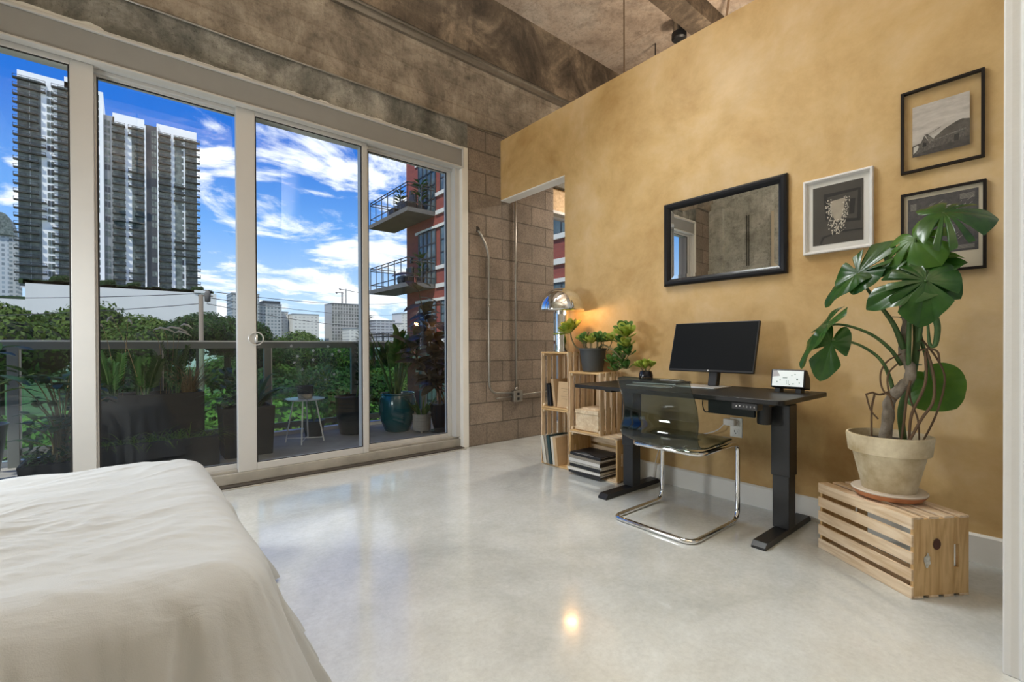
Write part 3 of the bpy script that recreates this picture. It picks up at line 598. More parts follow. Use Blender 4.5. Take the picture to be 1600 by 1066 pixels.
# knot and torn sticker on the near end panel of the monstera crate
kp = Vector((2.285, .385, 0)); sd_ = Vector((sn[0], sn[1], 0)); fr = Vector((-dx, -dy, 0))
crR = [o for o in bpy.data.objects if o.get('label', '').startswith('pine crate on its side under')][0]
mb = MB(); ring = []
kc = kp+sd_*.108+Vector((0, 0, .205))+fr*.0012
mb.add([kc+sd_*(.017*math.cos(a*PI/10))+Vector((0, 0, .021*math.sin(a*PI/10))) for a in range(20)], [tuple(range(20))]); 
mat('knot', (.09, .03, .015), .6); mat('sticker', (.62, .60, .52), .8, var=.25, vscale=60)
mb.build('knot', 'knot', crR, label='dark brown wood knot')
mb = MB(); sc = kp+sd_*.068+Vector((0, 0, .145))+fr*.0012; rr_ = random.Random(3)
mb.add([sc+sd_*(.013*(1+.4*rr_.uniform(-1, 1))*math.cos(a*PI/6))+Vector((0, 0, .026*(1+.3*rr_.uniform(-1, 1))*math.sin(a*PI/6))) for a in range(12)], [tuple(range(12))])
mb.build('sticker', 'sticker', crR, label='torn pale sticker remains')
# ------------------------------------------------------------------ books, magazines, box
def slab(name, label, cat, c, size, tilt=0, m_='mat_cream', page='mat_white', group=None, rz=0, cover=.0018):
    """book standing with its spine to the room (-X); tilt leans it about X"""
    t = thing(name, label, cat, c, 0, group); t.rotation_euler = (tilt, 0, rz)
    sx, sy, sz = size; M = world_of(t)
    B_(M, 0, sx, 0, cover, 0, sz).build('cover', m_, t); B_(M, 0, sx, sy-cover, sy, 0, sz).build('cover', m_, t)
    B_(M, 0, cover, cover, sy-cover, 0, sz).build('spine', m_, t)
    B_(M, cover, sx-.003, cover, sy-cover, .003, sz-.003).build('pages', page, t)
    return t
mat('book_tan', (.52, .36, .20), .7, var=.1); mat('book_kraft', (.60, .42, .235), .7, var=.08, vscale=20); mat('book_black', (.02, .02, .022), .45); mat('book_cream', (.68, .64, .54), .7)
mat('book_green', (.02, .055, .06), .5); mat('book_pale', (.58, .56, .50), .7); mat('book_grey', (.30, .27, .22), .7)
z = .461+.016
slab('book', 'thin black book leaning at the left in the upper crate', 'book', (2.655, 2.735, z), (.19, .016, .185), -.10, 'book_black', group='books in the upper crate')
slab('book', 'second thin black book from the left in the upper crate', 'book', (2.655, 2.708, z), (.19, .018, .175), -.12, 'book_black', group='books in the upper crate')
slab('book', 'large tan album behind the kraft folder in the upper crate', 'book', (2.66, 2.66, z), (.20, .026, .225), -.14, 'book_tan', group='books in the upper crate')
t = thing('folder', 'kraft paper folder with pencil lines leaning in the upper crate', 'folder', (2.648, 2.56, z)); t.rotation_euler = (0, .10, .02)
M = world_of(t); B_(M, 0, .012, -.045, .075, 0, .205).build('folder_cover', 'book_kraft', t, bevel=.001)
mb = MB()
for k in range(5): mb.box(-.0006, 0, -.03, .02+.02*math.sin(k*2), .07+.02*k, .0715+.02*k, M=M)
mb.build('writing', 'root_brown', t)
cols = ['book_pale', 'book_cream', 'book_grey', 'book_green', 'book_cream', 'book_kraft']
names = ['pale slim book, leftmost of the leaning row in the lower crate', 'cream book second in the leaning row of the lower crate', 'grey brown book in the middle of the leaning row in the lower crate', 'dark green book leaning in the lower crate', 'thick cream book right of the dark green one in the lower crate', 'kraft coloured book, rightmost of the leaning row in the lower crate']
yy = 2.755
for k in range(6):
    th_ = (.012, .024, .022, .028, .024, .034)[k]
    slab('book', names[k], 'book', (2.612, yy-.012-.0*k, .016), (.22, th_, (.205, .222, .226, .23, .225, .222)[k]), -.19+.012*k, cols[k], group='books leaning in the lower crate'); yy -= th_+.0085
yy = .016; rs = random.Random(5)
mcol = ['book_black', 'book_cream', 'book_black', 'book_pale', 'book_black', 'book_grey', 'book_black']; mth = [.022, .020, .026, .014, .028, .016, .020]
mn = ['black magazine at the bottom of the pile in the low crate', 'cream magazine second from the bottom of the pile in the low crate', 'thick black magazine above the bottom cream one in the pile', 'pale thin magazine in the middle of the pile in the low crate', 'thick black magazine above the pale thin one in the pile', 'grey magazine directly under the top one of the pile', 'black magazine with a curled cover on top of the pile']
for k in range(7):
    a = rs.uniform(-.05, .05); t = thing('magazine', mn[k], 'magazine', (2.565+rs.uniform(-.008, .008), 2.125+rs.uniform(-.006, .006), yy), 0, 'magazines piled in the low crate'); t.rotation_euler = (0, 0, a)
    M = world_of(t); B_(M, 0, .225, 0, .30, .0015, mth[k]-.0015).build('pages', 'mat_white', t)
    B_(M, -.001, .226, -.001, .301, 0, .0015).build('cover', mcol[k], t)
    sp_ = B_(M, -.001, .226, -.001, .0008, .0015, mth[k]-.0015) if k % 3 == 1 else B_(M, -.001, .0008, -.001, .301, .0015, mth[k]-.0015).box(.0008, .226, -.001, .0006, .0015, (mth[k]-.0015)*(.6 if k < 6 else .9), M)
    sp_.build('spine', mcol[k], t)
    if k < 6: B_(M, -.001, .226, -.001, .301, mth[k]-.0015, mth[k]).build('cover', mcol[k], t)
    else:
        rows = []
        for i in range(12):
            x = -.001+.227*i/11
            rows.append([M @ Vector((x, -.001+.302*j/12, mth[k]-.0012+.020*max(0, 1-i/5)**2*math.sin(PI*min(1, max(0, (j-2)/9))))) for j in range(13)])
        MB().grid(rows).build('cover', mcol[k], t, smooth=True, solid=.001)
    yy += mth[k]+.0008
t = thing('wooden_box', 'small plain pine box inside the crate under the charcoal pot', 'box', (2.70, 2.33, .33))
B(2.655, 2.84, 2.215, 2.44, .3285, .452).build('box_body', 'pine_pale', t, bevel=.003)
B(2.650, 2.84, 2.212, 2.443, .4525, .482).build('lid', 'pine_pale', t, bevel=.003); B(2.647, 2.656, 2.215, 2.44, .3285, .352).build('plinth', 'pine_pale', t, bevel=.002)
tag(B(2.67, 2.83, 2.225, 2.39, .4828, .498).build('wooden_board', 'pine', bevel=.002), 'thin wooden board lying on the small pine box in the crate', 'board')
# ================================================================== CHROME LAMP
t = thing('table_lamp', 'chrome mushroom table lamp with a thick column on the crates', 'lamp', (2.705, 2.635, .922))
cx, cy = 2.715, 2.645
MB().lathe([(.062, .9225), (.062, .935), (.055, .937), (.055, 1.27), (.05, 1.30), (.0, 1.31)], (cx, cy, 0), 48).build('column', 'chrome', t, smooth='auto')
pr_ = [(.182*math.cos(a), 1.262+.178*math.sin(a)) for a in [i*PI/2/18 for i in range(19)]]; pr_[-1] = (.004, 1.44)
sh = MB().lathe([(.182, 1.254)]+pr_, (cx, cy, 0), 64); o = sh.build('lamp_shade', 'chrome', t, smooth=True, solid=.003)
mat('lamp_inner', (.8, .76, .68), .6)
pi_ = [(.176*math.cos(a), 1.262+.170*math.sin(a)) for a in [i*PI/2/12 for i in range(13)]]; pi_[-1] = (.004, 1.432)
MB().lathe(pi_, (cx, cy, 0), 48).build('shade_lining', 'lamp_inner', t, smooth=True)
mat('bulb', (1, .8, .5), .5, emit=(1, .62, .28), es=9)
for dxy in ((-.085, 0), (.085, -.01)):
    b = MB().lathe([(.004, -.03), (.024, -.018), (.028, 0), (.022, .02), (.012, .034), (.012, .045)], (cx+dxy[0], cy+dxy[1], 1.315), 16).build('bulb', 'bulb', t, smooth=True)
ld = bpy.data.lights.new('lamp_light', 'POINT'); ld.energy = 11.0; ld.color = (1, .55, .22); ld.shadow_soft_size = .05
lo = bpy.data.objects.new('lamp_light', ld); COL.objects.link(lo); lo.parent = t; lo.location = (cx-.01-2.705, cy-.11-2.635, 1.272-.922)
# ================================================================== DESK
t = thing('standing_desk', 'black electric standing desk against the ochre wall', 'desk', (2.55, 1.44, 0))
x0, x1, y0, y1 = 2.235, 2.835, .815, 2.075
def rrect(x0, x1, y0, y1, r, k=6):
    o = []
    for cx_, cy_, a0 in ((x1-r, y1-r, 0), (x0+r, y1-r, PI/2), (x0+r, y0+r, PI), (x1-r, y0+r, 1.5*PI)):
        for i in range(k+1): a = a0+PI/2*i/k; o.append((cx_+r*math.cos(a), cy_+r*math.sin(a), 0))
    return o
MB().prism([(x, y, .697) for x, y, _ in rrect(x0, x1, y0, y1, .028)], (0, 0, .023)).build('tabletop', 'desk_black', t, bevel=.003)
for yc in (.945, 1.885):
    mb = MB(); mb.prism([(2.292, 0, 0), (2.292, 0, .012), (2.315, 0, .032), (2.865, 0, .032), (2.888, 0, .012), (2.888, 0, 0)], (0, .066, 0), Matrix.Translation((0, yc-.033, 0)))
    f_ = mb.build('foot', 'black_powder', t, bevel=.002)
    c = B(2.560, 2.645, yc-.040, yc+.040, .032, .36).build('lower_column', 'black_powder', t, bevel=.004)
    B(2.555, 2.650, yc-.045, yc+.045, .30, .665).build('upper_column', 'black_powder', t, bevel=.004)
    mb = MB(); mb.prism([(2.33, 0, .697), (2.36, 0, .672), (2.77, 0, .672), (2.80, 0, .697)], (0, .05, 0), Matrix.Translation((0, yc-.025, 0))); mb.build('bracket', 'black_powder', t)
B(2.545, 2.655, .985, 1.845, .655, .685).build('crossbar', 'black_powder', t, bevel=.002)
MB().lathe([(.031, .565), (.034, .572), (.034, .69)], (2.50, 1.000, 0), 28).build('motor', 'plastic_black', t, smooth='auto')
B(2.455, 2.475, 1.03, 1.275, .598, .690).build('cable_tray', 'black_powder', t, bevel=.001)
cp = B(2.238, 2.30, .925, 1.045, .662, .6965).build('control_panel', 'plastic_black', t, bevel=.004)
mb = MB()
for k in range(6):
    yk = 1.022-.0165*k
    if k == 0: mb.add([(2.2372, yk+.004, .676), (2.2372, yk-.004, .676), (2.2372, yk, .683)], [(0, 1, 2)])
    elif k == 1: mb.add([(2.2372, yk+.004, .683), (2.2372, yk-.004, .683), (2.2372, yk, .676)], [(0, 1, 2)])
mb.build('arrow_icons', 'icon_white', cp)
for k, ch in enumerate('1234'):
    cu = bpy.data.curves.new('digit', 'FONT'); cu.body = ch; cu.size = .011; cu.align_x = 'CENTER'; cu.extrude = .0002
    o = bpy.data.objects.new('digit', cu); COL.objects.link(o); dg = bpy.context.evaluated_depsgraph_get(); me = bpy.data.meshes.new_from_object(o.evaluated_get(dg)); bpy.data.objects.remove(o)
    me.transform(Matrix.Translation((2.2372, 1.022-.0165*(k+2), .6755)) @ frame((0, 0, 0), (0, -1, 0), (0, 0, 1), (-1, 0, 0)))
    me.transform(world_of(cp).inverted()); o = bpy.data.objects.new('digit', me); COL.objects.link(o); o.parent = cp; me.materials.clear(); me.materials.append(MATS['icon_white'])
MB().tube(smoothpath([(2.5, 1.32, .695), (2.49, 1.325, .64), (2.47, 1.30, .60), (2.465, 1.26, .61)]), .003, 6).build('cable', 'plastic_black', t, smooth=True)
# monitor
t = thing('monitor', 'black flat computer monitor standing on the desk', 'monitor', (2.68, 1.4, .72))
b0 = Vector((2.665, 1.385, .812)); th_ = .285; up = Vector((math.sin(th_), 0, math.cos(th_))); nn = Vector((math.cos(th_), 0, -math.sin(th_)))
M = frame(b0, (0, -1, 0), up, -nn)
B_(M, -.262, .262, 0, .312, -.022, 0).build('casing', 'plastic_black', t, bevel=.004)
B_(M, -.255, .255, .012, .305, 0, .0012).build('screen', 'screen_black', t)
MB().tube([M @ Vector((0, .006, .0015)), M @ Vector((0, .006, .002))], .0045, 14).build('logo', 'icon_white', t)
B_(M, -.10, .10, .03, .25, -.045, -.022).build('rear_housing', 'plastic_black', t, bevel=.01)
mb = MB(); mb.prism([(2.665, 0, .7275), (2.71, 0, .7275), (2.745, 0, .86), (2.735, 0, .95), (2.715, 0, .95), (2.70, 0, .86)], (0, .055, 0), Matrix.Translation((0, 1.335, 0))); mb.build('neck', 'plastic_black', t, bevel=.006)
MB().prism([(x, y, .7205) for x, y, _ in rrect(2.545, 2.755, 1.28, 1.53, .012)], (0, 0, .007)).build('base', 'silver', t, bevel=.0015)
# smart display
t = thing('smart_display', 'small black smart display with a lit pale screen on the desk end', 'smart display', (2.67, .95, .72), 0)
M = frame((2.652, .948, .745), (0, -1, 0), Vector((.16, 0, 1)).normalized(), Vector((-1, 0, .16)).normalized())
mb = MB(); mb.prism([(-.083, 0, 0), (-.083, .098, 0), (-.083, .098, -.03), (-.083, .06, -.075), (-.083, .0, -.085)], (.166, 0, 0), M); mb.build('speaker_body', 'plastic_black', t, bevel=.007)
mat('lit_screen', (.7, .76, .75), .15, emit=(.74, .80, .79), es=.38); mat('icon_dark', (.10, .14, .12), .5, emit=(.25, .30, .28), es=.3); mat('icon_wedge', (.2, .2, .2), .5, emit=(.42, .40, .40), es=.5)
s_ = B_(M, -.074, .074, .008, .090, 0, .0012).build('screen', 'lit_screen', t)
mb = MB()
for (x, y, w, h) in ((-.012, .052, .022, .004), (-.004, .030, .002, .022), (.004, .030, .002, .022), (.046, .046, .008, .008), (.028, .022, .006, .006), (.010, .018, .005, .005), (-.050, .030, .005, .006), (.020, .066, .005, .004), (-.035, .040, .006, .004), (.056, .028, .005, .005), (.035, .072, .008, .003)): mb.box(x-w/2, x+w/2, y-h/2, y+h/2, .0012, .0016, M=M)
mb.build('icons', 'icon_dark', s_)
mb = MB(); mb.prism([M @ Vector(q) for q in ((-.074, .055, .0013), (-.036, .062, .0013), (-.052, .090, .0013), (-.074, .090, .0013))], (-.0003, 0, 0)); mb.build('picture', 'icon_wedge', s_)
for y_ in (-.05, .05): B_(M, y_-.014, y_+.014, -.026, .0, -.06, -.01).build('foot', 'plastic_black', t, bevel=.003)
# things at the far end of the desk
t = thing('laptop', 'closed dark laptop lying behind the chair back on the desk', 'laptop', (2.7, 1.72, .7205))
M = world_of(t) @ Matrix.Rotation(.08, 4, 'Z'); B_(M, -.11, .11, -.15, .15, .0005, .008).build('base', 'silver', t, bevel=.002); B_(M, -.11, .11, -.15, .15, .0085, .014).build('lid', 'plastic_black', t, bevel=.002)
tag(B(2.40, 2.50, 1.52, 1.78, .7205, .7265).build('notebook', 'silver', bevel=.002), 'slim silver slab on the desk seen through the chair back', 'keyboard')
# little black pot with a face
t = thing('potted_succulent', 'pale green succulent in a round black pot on the desk', 'potted plant', (2.60, 1.775, .7205))
cx, cy = 2.62, 1.785
MB().lathe([(.018, .7215), (.036, .730), (.0445, .752), (.045, .775), (.038, .800), (.034, .802), (.034, .790), (.0, .788)], (cx, cy, 0), 36).build('pot', 'gloss_black_pot', t, smooth='auto')
mb = MB(); mb.tube([(cx-.0455, cy-.004+.002*k, .755+.004*abs(k-2)) for k in range(5)], .0012, 5); mb.tube([(cx-.045, cy+.010, .775), (cx-.045, cy+.013, .777)], .0012, 5); mb.tube([(cx-.045, cy-.012, .775), (cx-.045, cy-.015, .777)], .0012, 5); mb.tube([(cx-.046, cy, .765), (cx-.0465, cy, .762)], .0018, 5)
mb.build('face_marks', 'icon_white', t)
MB().lathe([(.034, .789), (.0, .793)], (cx, cy, 0), 20).build('soil', 'soil', t)
def fat_leaf(mb, base, d, nrm, ln, w, th_=.18, cup=.15):
    """obovate fleshy leaf"""
    d = d.normalized(); x = d.cross(nrm).normalized(); n_ = x.cross(d).normalized(); rows = []
    for i, (u, k) in enumerate(((0, .14), (.15, .28), (.35, .58), (.55, .88), (.72, 1.0), (.86, .82), (.95, .45), (1.0, .05))):
        c = base+d*(ln*u)+n_*(cup*ln*u*u); row = []
        for j in range(8):
            a = 2*PI*j/8; row.append(c+x*(w*.5*k*math.cos(a))+n_*(w*.5*k*th_*math.sin(a)+abs(math.cos(a))*w*k*.10))
        row.append(row[0]); rows.append(row)
    mb.grid(rows)
def rosette(mb, c, up, n, ln, w, spread=.9, rd=rnd, th_=.12):
    up = up.normalized(); a_ = up.orthogonal().normalized(); b_ = up.cross(a_)
    for k in range(n):
        a = k*2.4; s_ = spread*(.35+.75*k/n)
        d = up*math.cos(s_)+(a_*math.cos(a)+b_*math.sin(a))*math.sin(s_)
        l_ = ln*(.75+.35*k/n)*rd.uniform(.85, 1.1); fat_leaf(mb, c+d*.003, d, up-d*.2, l_, w*rd.uniform(.85, 1.1), th_)
mb = MB(); st = MB()
for (ox, oy, oz) in ((0, 0, .835), (-.01, .035, .822), (.01, -.03, .825), (-.02, -.008, .815)):
    c = Vector((cx+ox, cy+oy, oz)); st.tube([(cx+ox*.3, cy+oy*.3, .79), c], .003, 6); rosette(mb, c, Vector((ox*3, oy*8, 1)), 7, .062, .034, 1.1)
mb.build('leaves', 'jade_leaf', t, smooth=True); st.build('stem', 'jade_stem', t, smooth=True)
# jade plant on the crate
t = thing('jade_plant', 'sprawling jade plant in a tapered charcoal pot on the crate', 'potted plant', (2.745, 2.33, .772))
cx, cy = 2.745, 2.345
MB().lathe([(.074, .7725), (.078, .776), (.100, .935), (.105, .937), (.105, .950), (.096, .950), (.092, .930), (0, .928)], (cx, cy, 0), 44).build('pot', 'charcoal_pot', t, smooth='auto')
MB().lathe([(.092, .931), (0, .936)], (cx, cy, 0), 24).build('soil', 'soil', t)
mb = MB(); md = MB(); st = MB()
def branch(pts, r, ros, m_=None):
    st.tube(smoothpath(pts, 5), r, 6)
    for (c, up, n, ln, w) in ros: rosette(m_ or mb, Vector(c), Vector(up), n, ln, w, 1.3 if n > 14 else 1.1)
branch([(cx-.03, cy+.03, .93), (cx-.05, cy+.12, .955), (cx-.05, cy+.17, 1.02), (cx-.05, cy+.185, 1.075)], .006, [((cx-.05, cy+.185, 1.07), (-.45, .1, 1), 20, .135, .062)])
for k in range(9):
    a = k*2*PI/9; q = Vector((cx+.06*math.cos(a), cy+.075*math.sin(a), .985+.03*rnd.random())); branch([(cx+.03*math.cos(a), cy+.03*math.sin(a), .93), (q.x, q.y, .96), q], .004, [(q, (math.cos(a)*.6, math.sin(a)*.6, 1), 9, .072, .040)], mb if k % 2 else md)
branch([(cx, cy-.03, .93), (cx, cy-.10, .975), (cx, cy-.20, .93), (cx+.005, cy-.27, .86), (cx+.0, cy-.25, .80)], .006, [])
for (y_, z_, n, ln, w) in ((-.10, 1.0, 8, .055, .03), (-.16, 1.0, 9, .06, .032), (-.23, .99, 8, .055, .03), (-.33, 1.03, 13, .085, .045), (-.28, 1.07, 12, .075, .04), (-.35, .96, 9, .06, .034), (-.30, .93, 9, .06, .032), (-.22, .90, 8, .055, .03), (-.36, .90, 8, .06, .03), (-.25, .84, 9, .06, .032), (-.17, .835, 9, .06, .032), (-.30, .80, 9, .06, .03), (-.21, .785, 8, .055, .03)):
    q = Vector((cx+rnd.uniform(-.04, .04), cy+y_, z_)); base = Vector((cx, cy+max(-.27, y_*.9), max(.82, z_-.07)))
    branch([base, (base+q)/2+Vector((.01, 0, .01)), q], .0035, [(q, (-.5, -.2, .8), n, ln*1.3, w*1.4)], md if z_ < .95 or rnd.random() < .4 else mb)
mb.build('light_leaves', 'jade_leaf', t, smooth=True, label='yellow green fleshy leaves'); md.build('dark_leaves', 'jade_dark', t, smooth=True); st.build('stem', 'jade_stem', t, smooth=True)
# ================================================================== CHAIR
t = thing('cantilever_chair', 'smoky transparent shell chair on a chromed tube frame at the desk', 'chair', (2.32, 1.40, 0), 0)
cy = 1.40
# side profile of the shell (x forward, z) from the top of the back to the front lip
sp = smoothpath([(2.092, 0, .800), (2.105, 0, .74), (2.135, 0, .66), (2.140, 0, .58), (2.120, 0, .51), (2.135, 0, .455), (2.185, 0, .428), (2.27, 0, .424), (2.38, 0, .434), (2.47, 0, .450), (2.545, 0, .458)], 6)
ns = len(sp); rows = []
for i, q in enumerate(sp):
    u = i/(ns-1); a = sp[max(0, i-1)]; b = sp[min(ns-1, i+1)]; tg = (b-a).normalized(); nn_ = Vector((-tg.z, 0, tg.x))   # towards the sitter
    if nn_.x < 0 and u < .5: nn_ = -nn_
    if nn_.z < 0 and u > .5: nn_ = -nn_
    hw = .215+.018*math.sin(PI*u)**2+ (.012 if u > .8 else 0)
    rc = .0
    d0 = min(u, 1-u)*1.25
    if d0 < .045: rc = .045-math.sqrt(max(0, .045**2-(.045-d0)**2))
    hw -= rc*1.0
    cup = .030*math.sin(PI*min(1, u*1.05))**.6 if u < .6 else .030*math.sin(PI*min(1, .63))**.6*(1-(u-.6)/.4)
    row = []
    for j in range(25):
        v = -1+2*j/24; row.append(Vector((q.x, cy+hw*v, q.z))+nn_*(cup*abs(v)**2.6))
    rows.append(row)
MB().grid(rows).build('shell', 'smoky_acrylic', t, smooth=True, solid=.0065, rim='smoky_edge')
R_ = .0125; xf, xr = 2.555, 2.085; yl, yr = 1.630, 1.165
pts = [(2.20, 1.48, .418), (2.215, yl-.03, .414), (2.46, yl-.01, .428), (xf+.015, yl, .432), (xf+.012, yl, .05), (xf-.02, yl, R_), (xr, yl, R_), (xr, yr, R_), (xf-.02, yr, R_), (xf+.012, yr, .05), (xf+.015, yr, .432), (2.46, yr+.01, .428), (2.215, yr+.03, .414), (2.20, 1.31, .418)]
path = fillet(pts, .055, 7)
MB().tube(path+[], R_, 14, closed=True).build('frame', 'chrome', t, smooth=True)
for (x, y) in ((2.235, 1.50), (2.235, 1.30), (2.42, yl-.035), (2.42, yr+.035)): MB().lathe([(.012, .418), (.012, .432), (.007, .438), (0, .438)], (x, y, 0), 14).build('screw_cap', 'chrome', t, smooth='auto')
# ================================================================== MONSTERA
t = thing('monstera_plant', 'tall monstera with split leaves in an aged terracotta pot', 'potted plant', (2.515, .505, .315))
cx, cy = 2.515, .500
MB().lathe([(.085, .3165), (.115, .322), (.127, .338), (.129, .344), (.122, .344), (.112, .330), (0, .328)], (cx, cy, 0), 56).build('saucer', 'terracotta', t, smooth='auto')
MB().lathe([(.120, .3435), (.130, .3435), (.132, .348), (.128, .352), (.120, .350)], (cx, cy, 0), 56).build('saucer_rim', 'saucer_rim', t, smooth='auto', label='chalky pale rim of the saucer')
MB().lathe([(.086, .331), (.089, .334), (.127, .505), (.132, .508), (.142, .510), (.150, .578), (.149, .585), (.140, .587), (.135, .560), (.133, .545), (0, .543)], (cx, cy, 0), 64).build('pot', 'terracotta_aged', t, smooth='auto')
MB().lathe([(.134, .553), (.06, .560), (0, .563)], (cx, cy, 0), 40).build('soil', 'soil', t, smooth=True)
trunk = [(2.500,.511,.548), (2.500,.498,.665), (2.490,.492,.726), (2.480,.452,.792), (2.490,.427,.828), (2.500,.427,.878), (2.510,.451,.917), (2.510,.445,.992), (2.520,.441,1.073), (2.520,.451,1.128), (2.530,.436,1.195), (2.52,.41,1.26)]
sp = smoothpath(trunk, 6); MB().tube(sp, [.0225-.009*i/len(sp)+.0015*math.sin(i*1.3) for i in range(len(sp))], 12).build('trunk', 'bark', t, smooth=True)
stems = MB(); sp = smoothpath([(2.56,.458,.553), (2.55,.464,.691), (2.55,.429,.830), (2.54,.413,.965), (2.54,.413,1.099), (2.54,.397,1.205)], 5); stems.tube(sp, .013, 8)
sp = smoothpath([(2.49,.43,.88), (2.485,.428,.99), (2.49,.425,1.10), (2.49,.41,1.22)], 5); stems.tube(sp, .009, 8)
stems.build('green_stem', 'petiole_green', t, smooth=True)
PET = [
 [(2.300,.669,1.054), (2.330,.610,1.053), (2.380,.533,1.014), (2.440,.482,.953), (2.500,.456,.885)],
 [(2.280,.642,.991), (2.330,.570,.974), (2.400,.512,.918), (2.460,.490,.845), (2.500,.477,.749)],
 [(2.420,.592,1.276), (2.440,.536,1.170), (2.470,.477,1.060), (2.500,.447,.952)],
 [(2.460,.320,1.487), (2.500,.337,1.400), (2.520,.351,1.277), (2.530,.391,1.124)],
 [(2.400,.394,1.391), (2.450,.397,1.327), (2.500,.421,1.204)],
 [(2.620,.368,.803), (2.580,.387,.911), (2.550,.406,1.019)],
 [(2.38,.364,1.219), (2.42,.40,1.20), (2.48,.43,1.10)],
 [(2.35,.356,1.214), (2.40,.35,1.20), (2.47,.38,1.10), (2.50,.40,.98)],
 [(2.45,.383,1.325), (2.50,.40,1.24), (2.52,.42,1.16)],
 [(2.450,.365,1.075), (2.440,.358,.978), (2.440,.347,.962), (2.440,.338,.978), (2.450,.335,1.041), (2.470,.350,1.10)]]
for i, q in enumerate(PET):
    s_ = smoothpath(q, 6); n = len(s_); MB().tube(s_, [.0042+.0045*k/n+(.004 if i in (2, 9) else 0)*k/n for k in range(n)], 7).build('petiole', 'petiole_green', t, smooth=True)
ROOT = [
 [(2.420,.538,.55), (2.420,.538,.695), (2.430,.531,.763), (2.400,.551,.761)], [(2.43,.531,.763), (2.45,.515,.758), (2.48,.49,.77)],
 [(2.400,.553,.763), (2.410,.540,.696), (2.420,.516,.657)], [(2.580,.402,.55), (2.570,.357,.674), (2.550,.329,.796), (2.550,.331,.861), (2.530,.355,.926), (2.530,.395,.992)],
 [(2.420,.427,.55), (2.440,.381,.671), (2.460,.351,.736), (2.470,.347,.812), (2.480,.358,.888), (2.500,.377,.952)],
 [(2.440,.461,.741), (2.420,.499,.779), (2.420,.508,.846), (2.440,.490,.899), (2.480,.452,.931)],
 [(2.45,.47,.70), (2.43,.485,.79), (2.44,.485,.85), (2.46,.46,.89)],
 [(2.450,.422,.55), (2.450,.414,.679), (2.460,.384,.772), (2.470,.372,.837), (2.490,.377,.939)],
 [(2.500,.336,.901), (2.500,.342,.940), (2.500,.367,.952), (2.520,.404,.944)], [(2.52,.40,.55), (2.49,.40,.66), (2.50,.425,.74), (2.51,.43,.80)], [(2.46,.45,.55), (2.47,.44,.66), (2.46,.43,.76), (2.47,.42,.82)]]
for i, q in enumerate(ROOT):
    s_ = smoothpath(q, 6); MB().tube(s_, .0040+.001*math.sin(i*2), 6).build('aerial_root', 'root_brown', t, smooth=True)
mb = MB()
for z_ in (1.085, .885): mb.tube([(2.53+.028*math.cos(a*PI/8), .43+.036*math.sin(a*PI/8), z_) for a in range(16)], .0022, 5, closed=True)
mb.tube([(2.49, .46, 1.085), (2.46, .50, 1.088)], .002, 5); mb.build('plant_tie', 'teal_glaze', t)
HEART = [(0, 1), (15, .93), (30, .85), (60, .77), (90, .74), (120, .70), (145, .60), (163, .44), (174, .22), (180, .09)]
def hr(a):
    a = abs(a)
    for (a0, r0), (a1, r1) in zip(HEART, HEART[1:]):
        if a <= a1: return r0+(r1-r0)*(a-a0)/(a1-a0)
    return .09
def monstera(base, tip, nrm, wl=1.0, wr=1.0, cutsl=(), cutsr=(), droop=.15, fold=.12, m_='monstera_leaf', depth=.30, cw=4.6, edge=0, label=None):
    base = Vector(base); d = Vector(tip)-base; Ln = d.length; d.normalize(); nrm = Vector(nrm); x = d.cross(nrm).normalized(); nz = x.cross(d).normalized()
    A = [-180+360*i/220 for i in range(221)]; rows = []
    for u in [0, .06, .14, .24, .36, .48, .60, .72, .84, .93, 1]:
        row = []
        for a in A:
            r = hr(a); w = wl if a < 0 else wr; k = 1
            for c in (cutsl if a < 0 else cutsr):
                k = min(k, 1-(1-depth)*math.exp(-((abs(a)-c)/cw)**4))
            rr_ = Ln*r*k*u; ar = math.radians(a); px_ = math.sin(ar)*rr_*w; py_ = math.cos(ar)*rr_
            rn = math.hypot(px_, py_)/Ln; side = abs(px_)/Ln
            z_ = -droop*Ln*rn*rn + fold*side*Ln - edge*Ln*max(0, side-.35)**2*4 + .028*Ln*math.sin(math.radians(a*7))*u**3 - .22*Ln*max(0, abs(a)-60)/120*u*u*side
            vein = .008*Ln*abs(math.sin(math.radians(a*9)))*u
            row.append(base+x*px_+d*py_+nz*(z_+vein))
        rows.append(row)
    o = MB().grid(rows).build('leaf', m_, t, smooth=True, label=label)
    # pale midrib
    return o
CV, RV, UP = Vector((-.97, -.2, 0)), Vector((.2, -.97, 0)), Vector((0, 0, 1))
C5 = (28, 50, 72, 96); C3 = (35, 62, 92)
monstera((2.46,.320,1.487), (2.50,.165,1.478), CV*.62+UP*.75, 1.05, 1.6, (28, 50, 74), (42, 66, 90, 114), .30, .08, depth=.3, label='topmost broad leaf held level')
monstera((2.42,.40,1.395), (2.35,.33,1.29), CV*.7-UP*.1-RV*.1, 1.0, 1.2, (40, 75), (45, 80, 110), .35, .2, 'monstera_young', .4, label='bright young leaf seen from below')
monstera((2.42,.592,1.276), (2.40,.735,1.178), UP*.75+CV*.5, .55, .55, (), (50,), .35, .05)
monstera((2.42,.585,1.278), (2.46,.478,1.415), CV*.75+UP*.4-RV*.35, .62, .75, (40, 75), (35, 60), .1, .15)
monstera((2.44,.38,1.345), (2.38,.52,1.31), CV*.5+UP*.6, .6, .7, (50,), (45, 80), .5, .1)
monstera((2.38,.364,1.222), (2.29,.525,1.150), CV*.8+UP*.45, .60, .66, (55, 95), (40, 75), .35, .2, depth=.35)
monstera((2.36,.356,1.215), (2.29,.362,1.055), CV*.85+UP*.35, .78, .92, (62,), (38, 64, 92, 118), .32, .18, depth=.25, cw=4.2, label='large glossy split leaf in front of the trunk')
